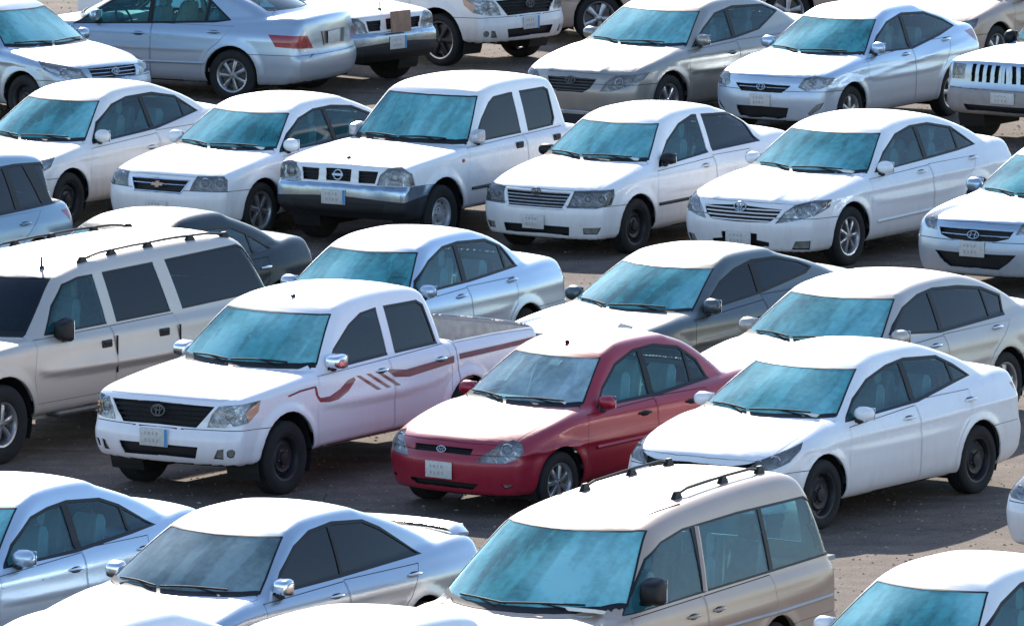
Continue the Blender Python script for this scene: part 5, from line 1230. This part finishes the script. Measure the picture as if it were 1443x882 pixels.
def spec_jeep():
    p = dict(L=4.61, W=1.86, H=1.76, foh=.85, wb=2.69, wr=.36, arch=.44, tw=.23, rim='five', rimr=.22)
    p['low'] = [(.4, .36), (.12, .36), (.02, .42), (.0, .52), (.0, .66), (.05, .72), (.07, 1.0), (.13, 1.06), (.5, 1.10), (1.32, 1.14), (1.6, 1.13), (4.35, 1.13), (4.5, 1.12), (4.54, 1.0), (4.56, .7), (4.60, .66), (4.6, .5), (4.4, .4), (3.6, .38), (.9, .38)]
    p['green'] = [(1.24, .85), (1.33, 1.11), (1.38, 1.16), (1.64, 1.38), (1.90, 1.60), (2.04, 1.69), (2.5, 1.76), (3.4, 1.765), (4.0, 1.73), (4.18, 1.66), (4.34, 1.36), (4.46, 1.12), (4.46, .8), (1.5, .8)]
    p.update(gs=(1.33, 4.46), zb=1.10, ws_z=(1.16, 1.62), rw_z=(1.18, 1.58), rw_vert=.6, hood_z=1.05, hood_y=.72, dlo=[(1.60, 1.12), (1.80, 1.38), (2.02, 1.58), (2.4, 1.63), (3.9, 1.63), (4.05, 1.58), (4.25, 1.15), (2.6, 1.12)], pillars=[(2.5, 2.54, .05), (3.4, 3.42, .06)], frame=.02,
        flank=[(.35, -.05), (.45, -.01), (.58, 0), (.9, 0), (1.03, -.01), (1.1, -.04), (1.2, -.1), (1.4, -.16)], gin=.085, gf=.02, gb=.02, tum=.3, tumc=.1, tf=.05, tr=.05, fs=.12, bs=.08, ws=.08, rs=.06, crown=.03, k1=.07, k2=.08, k3=.03,
        doors=[[(1.36, .45), (1.34, .8), (1.4, 1.09), (2.47, 1.10), (2.47, .45)], arcdoor(2.476, 3.5, 1.10, .85, 2.69, .44, .36, .45)], handles=[(2.3, .98), (3.3, .98)], seats=[2.1, 3.1], seat_z=.62, mirror=(1.66, 1.14, (.16, .2, .16), 'trim'), cab_end=4.3, zbf=.70, zbr=.66,
        feats=[dict(view='diag', poly=[(.56, .80), (.76, .80), (.76, .99), (.56, .99)], part='headlight'), dict(view='diag', poly=[(.80, .80), (.92, .80), (.92, .99), (.80, .99)], part='indicator')] + [dict(view='diag', poly=[(a - .027, .78), (a + .027, .78), (a + .027, 1.0), (a - .027, 1.0)], part='grille') for a in (.14, .24, .34, .44)] + [dict(view='diag', poly=[(-.3, .78), (.045, .78), (.045, 1.0), (-.3, 1.0)], part='grille'),
            dict(view='diag', poly=[(-.4, .42), (.5, .42), (.52, .50), (-.4, .50)], part='air_intake')],
        bulbs=[(.66, .9, .06, 'lens')], plate=(.60, .34, .14, 0, 0), grille_posts=[(.055, .78, 1.0, .012, 'paint')], bumper_front_mat='bumper_taupe', mats=dict(bumper_taupe=simple('bumper_taupe', (.30, .26, .24), .45)), paint=SILVER, h=.042)
    return p
# ---------------------------------------------------------------- ground
def ground():
    m, t, o = nodemat('tarmac'); b = t.nodes.new('ShaderNodeBsdfPrincipled'); b.inputs['Roughness'].default_value = .9; b.inputs['Specular IOR Level'].default_value = .25
    n1 = noise(t, .35, 6, .6); n2 = noise(t, 60, 3, .7); n3 = noise(t, 3.5, 5, .65); n4 = noise(t, 1.1, 5, .6, stretch=(1, 2.2, 1))
    c = ramp(t, n1, .3, .7, (.122, .092, .075, 1), (.198, .150, .122, 1))
    def mul(a, src, lo, hi, fac=1.):
        mx = t.nodes.new('ShaderNodeMix'); mx.data_type = 'RGBA'; mx.blend_type = 'MULTIPLY'; mx.inputs[0].default_value = fac
        t.links.new(a, mx.inputs[6]); t.links.new(ramp(t, src, .3, .7, (lo,) * 3 + (1,), (hi,) * 3 + (1,)), mx.inputs[7]); return mx.outputs[2]
    c = mul(c, n2, .35, 1.55); c = mul(c, n3, .72, 1.2); c = mul(c, n4, .8, 1.12)
    n7 = noise(t, 1.4, 3, .5, stretch=(.10, 1.3, 1)); c = mul(c, n7, .78, 1.18)      # worn driving lanes
    n5 = noise(t, .9, 4, .5); n6 = noise(t, 22, 3, .8); c = mul(c, n6, .7, 1.22)
    mx = t.nodes.new('ShaderNodeMix'); mx.data_type = 'RGBA'; t.links.new(ramp(t, n5, .60, .72), mx.inputs[0]); t.links.new(c, mx.inputs[6]); mx.inputs[7].default_value = (.09, .07, .062, 1)   # old oil stains
    mm = t.nodes.new('ShaderNodeMath'); mm.operation = 'MULTIPLY'; mm.inputs[1].default_value = .5; t.links.new(ramp(t, n5, .60, .72), mm.inputs[0]); t.links.new(mm.outputs[0], mx.inputs[0]); c = mx.outputs[2]
    t.links.new(c, b.inputs['Base Color'])
    bp = t.nodes.new('ShaderNodeBump'); bp.inputs['Strength'].default_value = .5; bp.inputs['Distance'].default_value = .01; t.links.new(n2, bp.inputs['Height']); t.links.new(bp.outputs[0], b.inputs['Normal'])
    t.links.new(b.outputs[0], o.inputs[0]); MATS['tarmac'] = m
    g = MB(); s = 1500; g.add([(-s, -s, 0), (s, -s, 0), (s, s, 0), (-s, s, 0)], [[0, 1, 2, 3]], 'tarmac'); o = g.build('ground', smooth=False); o['kind'] = 'structure'
ground()
def gravel():
    r = np.random.RandomState(3); n = 40000
    Y = 62 + 80 * r.rand(n); X = (r.rand(n) - .5) * (Y * .118 + 1.5); Z = r.rand(n) ** 2.5 * .013 + .004; V = []; F = []; M = []
    for i in range(n):
        s = Z[i]; a = r.rand() * 6.28; o = len(V); k = .7 + r.rand() * .6
        for j in range(4): V.append((X[i] + math.cos(a + j * 1.57) * s * (1 + .4 * (j % 2)) * k, Y[i] + math.sin(a + j * 1.57) * s * 1.2, .001))
        V.append((X[i] + s * .2, Y[i], s * .9)); F += [[o, o + 1, o + 4], [o + 1, o + 2, o + 4], [o + 2, o + 3, o + 4], [o + 3, o, o + 4]]; M += ['stone_pale' if r.rand() < .35 else 'stone_dark'] * 4
    std_pale = simple('stone_pale', (.30, .24, .20), .9); simple('stone_dark', (.13, .10, .085), .9)
    o = mkobj('gravel', V, F, M, smooth=False); o['kind'] = 'stuff'; o['label'] = 'loose grit scattered over the tarmac'
gravel()

# ---------------------------------------------------------------- the cars: (front bumper centre x, y, heading)
def place(o, pose, dz=0):
    x, y, a = pose; o.location = (x, y, dz); o.rotation_euler = (0, 0, R(a))
ROWS = 'cars parked in diagonal rows'
CARS = {}
def car(key, spec, pose, label, cat='car', name='parked_car'):
    global BETA, CB, SB
    b = (270 - pose[2]); BETA = R(b if 20 < b < 50 else 33); CB, SB = math.cos(BETA), math.sin(BETA)
    c = build_car(spec, label, cat, ROWS, name); place(c, pose); CARS[key] = c; return c
def again(src, key, pose, label, paint_mat=None, cat='car'):
    """another car of a kind already built, with its own finish"""
    old = None
    c = copy_tree(CARS[src]); place(c, pose); c['label'] = label; c['category'] = cat; CARS[key] = c
    if paint_mat:
        def rec(o):
            for ch in o.children:
                if ch.data and ch.material_slots:
                    for sl_ in ch.material_slots:
                        if sl_.material and sl_.material.name in PAINTS: sl_.link = 'OBJECT'; sl_.material = paint_mat
                rec(ch)
        rec(c)
    return c
PAINTS = {m.name for m in (WHITE, WHITE2, WHITE_PINK, RED, SILVER, SILVERB, BEIGE, TAN, GREYBROWN, DARKGREY, NAVY)}
P = POSES
def C_(key, fn, label, cat='car', name='parked_car'):
    car(key, fn(), P[key], label, cat, name)
C_('D3', spec_corolla15, 'white saloon with black steel wheels at the right of the red car')
C_('D2', spec_rio, 'small dark red saloon with a sunlit bonnet, the only red car')
C_('D1', lambda: spec_hilux(WHITE_PINK), 'white crew-cab pickup with dark red stripes along its doors and open bed', 'pickup truck', 'pickup_truck')
C_('E3', spec_van, 'tan minivan with black roof rails and a large windscreen with dust and painted sheen in the front row', 'van', 'minivan')
C_('C1', spec_suburban, 'long beige estate SUV with ribbed roof, roof rails and black mirrors at the left', 'SUV', 'suv')
C_('B3', lambda: spec_navara(WHITE), 'white crew-cab pickup with chrome and black front bumper in the second row', 'pickup truck', 'pickup_truck')
C_('B4', spec_corolla05, 'white saloon with black mirrors between the chrome-bumper pickup and a white saloon')
C_('B5', spec_camry10, 'large white saloon with slatted grille and silver spoked wheels at upper right')
C_('B2', spec_optra, 'white saloon with a wide black grille and gold bow-tie badge')
C_('B1', spec_b1, 'dusty white saloon with black steel wheels left of the gold bow-tie saloon')
C_('B6', lambda: spec_elantra(SILVER), 'pale silver saloon cut by the right edge with a thin black grille')
C_('C3', lambda: spec_elantra(DARKGREY, g_side='glass_dark', g_ws='glass_ws'), 'dark grey saloon with sloping roof behind the red car')
C_('C4', spec_c4, 'beige silver saloon with black side windows behind the white saloon at right')
C_('C2', spec_c2, 'light silver saloon partly hidden behind the striped pickup cab')
C_('E1', spec_e1, 'pale silver saloon at the lower left edge with chrome door handles')
C_('E2', spec_e2, 'silver saloon with dark side windows and a rear spoiler in the front row')
C_('A7', spec_accent, 'pale silver saloon with creased flanks and a slim oval grille in the top row')
C_('A6', lambda: spec_camry07(GREYBROWN), 'grey-brown saloon with slatted grille in the top row, behind the chrome-bumper pickup')
C_('A2', spec_a2, 'silver saloon seen from behind at the top left, facing away to the left')
C_('A9', spec_jeep, 'pale silver SUV with upright slotted grille at the top right edge', 'SUV', 'suv')
C_('Cm1', spec_wagon, 'blue-silver estate car at the left edge with dark rear side windows', 'car', 'parked_estate')
C_('A4', lambda: spec_hilux(WHITE2, False, 'black_rim', .25), 'white pickup with large black rims at the top edge, facing right', 'pickup truck', 'pickup_truck')
def a3():
    p = spec_navara(WHITE2); p['after'] = board_extra; p['moulding'] = None; return p
def board_extra(p, sh, cv, root, mats, body, fb):
    mb = MB(); mb.box((.06, .0, .87), (.03, .36, .28), 'brown_board', rot=Matrix.Rotation(R(-4), 3, 'Y')); mb.build('grille_board', root, mats)
C_('A3', a3, 'white pickup with chrome bumper and a brown board on its grille at the top edge', 'pickup truck', 'pickup_truck')
if True:
    again('B1', 'A1', P['A1'], 'silver saloon facing right at the top left corner with a black grille', SILVER)
    again('E1', 'C0', P['C0'], 'dark blue saloon behind the long beige SUV', NAVY)
    again('C4', 'A8', P['A8'], 'golden beige saloon behind the slim-grille silver saloon at the top right', TAN)
    again('C2', 'E4', P['E4'], 'white saloon in the bottom right corner with a small charm hanging behind its windscreen', WHITE)
    again('E1', 'E5', P['E5'], 'white saloon nose cut by the right edge beside the sunlit tarmac', WHITE)
    again('B1', 'F1', P['F1'], 'white saloon roof at the bottom edge, lower left', WHITE)
    again('B3', 'F2', P['F2'], 'white pickup cab roof at the bottom edge, left of the tan minivan', None, 'pickup truck')
    again('C4', 'A5', P['A5'], 'beige saloon at the top edge right of the black-rimmed pickup', TAN)

if 'E4' in CARS:
    mb = MB(); zt = 1.30; mb.tube([(-2.02, 0, zt), (-2.03, 0, zt - .14)], .003, 'paper', 5); mb.box((-2.03, 0, zt - .18), (.01, .07, .09), 'paper', bev=.004); mb.build('hanging_charm', CARS['E4'])
# ---------------------------------------------------------------- beyond the last row: rubble and a bush at the top left
def rubble(x, y, w, h, label, seed=1):
    r = np.random.RandomState(seed); mb = MB(); nx, ny = 26, 12; V = []; F = []
    for i in range(nx + 1):
        for j in range(ny + 1):
            u, v = i / nx * 2 - 1, j / ny * 2 - 1; e = max(0, 1 - u * u) ** .7 * max(0, 1 - v * v) ** .7
            V.append((u * w / 2, v * w / 3, h * e * (.75 + .5 * r.rand()) - .02))
    for i in range(nx):
        for j in range(ny): a = i * (ny + 1) + j; F.append([a, a + ny + 1, a + ny + 2, a + 1])
    simple('sandstone', (.42, .31, .24), .9, var=.3, vs=3); mb.add(V, F, 'sandstone'); 
    for k in range(40):
        a = r.rand() * 6.28; d = r.rand() ** .5; mb.super((math.cos(a) * d * w * .45, math.sin(a) * d * w * .28, h * (1 - d * d) * .9), (r.rand() * .4 + .15,) * 3, 'sandstone', 1.2, 7, 5)
    o = mb.build('rubble_heap', smooth=False); o.location = (x, y, 0); o['label'] = label; o['category'] = 'rubble heap'
rubble(-7.6, 142, 5.0, .75, 'pale sandy heap of rubble behind the silver saloon at the top left', 2)
def bush(x, y, w, h, label, seed=5):
    r = np.random.RandomState(seed); root = bpy.data.objects.new('shrub', None); COL.objects.link(root); root.location = (x, y, 0); root['label'] = label; root['category'] = 'shrub'
    simple('leaf', (.10, .13, .02), .6, var=.4, vs=2); simple('bark', (.12, .08, .05), .9)
    V = []; F = []
    for k in range(5000):
        a = r.rand() * 6.28; e = r.rand() ** .4; ph = math.acos(1 - r.rand() * 1.0); c = np.array([math.cos(a) * math.sin(ph) * w / 2 * e, math.sin(a) * math.sin(ph) * w / 2 * e, math.cos(ph) * h * e + .1]) * (1 + .2 * math.sin(a * 3) * math.sin(ph * 4))
        u = r.randn(3); u /= np.linalg.norm(u); q = np.cross(u, r.randn(3)); q /= np.linalg.norm(q); s = .05; o = len(V)
        V += [tuple(c + u * s), tuple(c + q * s * .5), tuple(c - u * s), tuple(c - q * s * .5)]; F.append([o, o + 1, o + 2, o + 3])
    mkobj('foliage', V, F, ['leaf'] * len(F), root, smooth=False)
    mb = MB()
    for k in range(5): a = k * 1.25; mb.tube([(0, 0, 0), (math.cos(a) * w * .15, math.sin(a) * w * .15, h * .4), (math.cos(a) * w * .3, math.sin(a) * w * .3, h * .8)], [.04, .025, .01], 'bark', 6)
    mb.build('stem', root)
bush(-8.6, 139, 2.2, .9, 'yellow-green shrub in the top left corner beyond the last row')
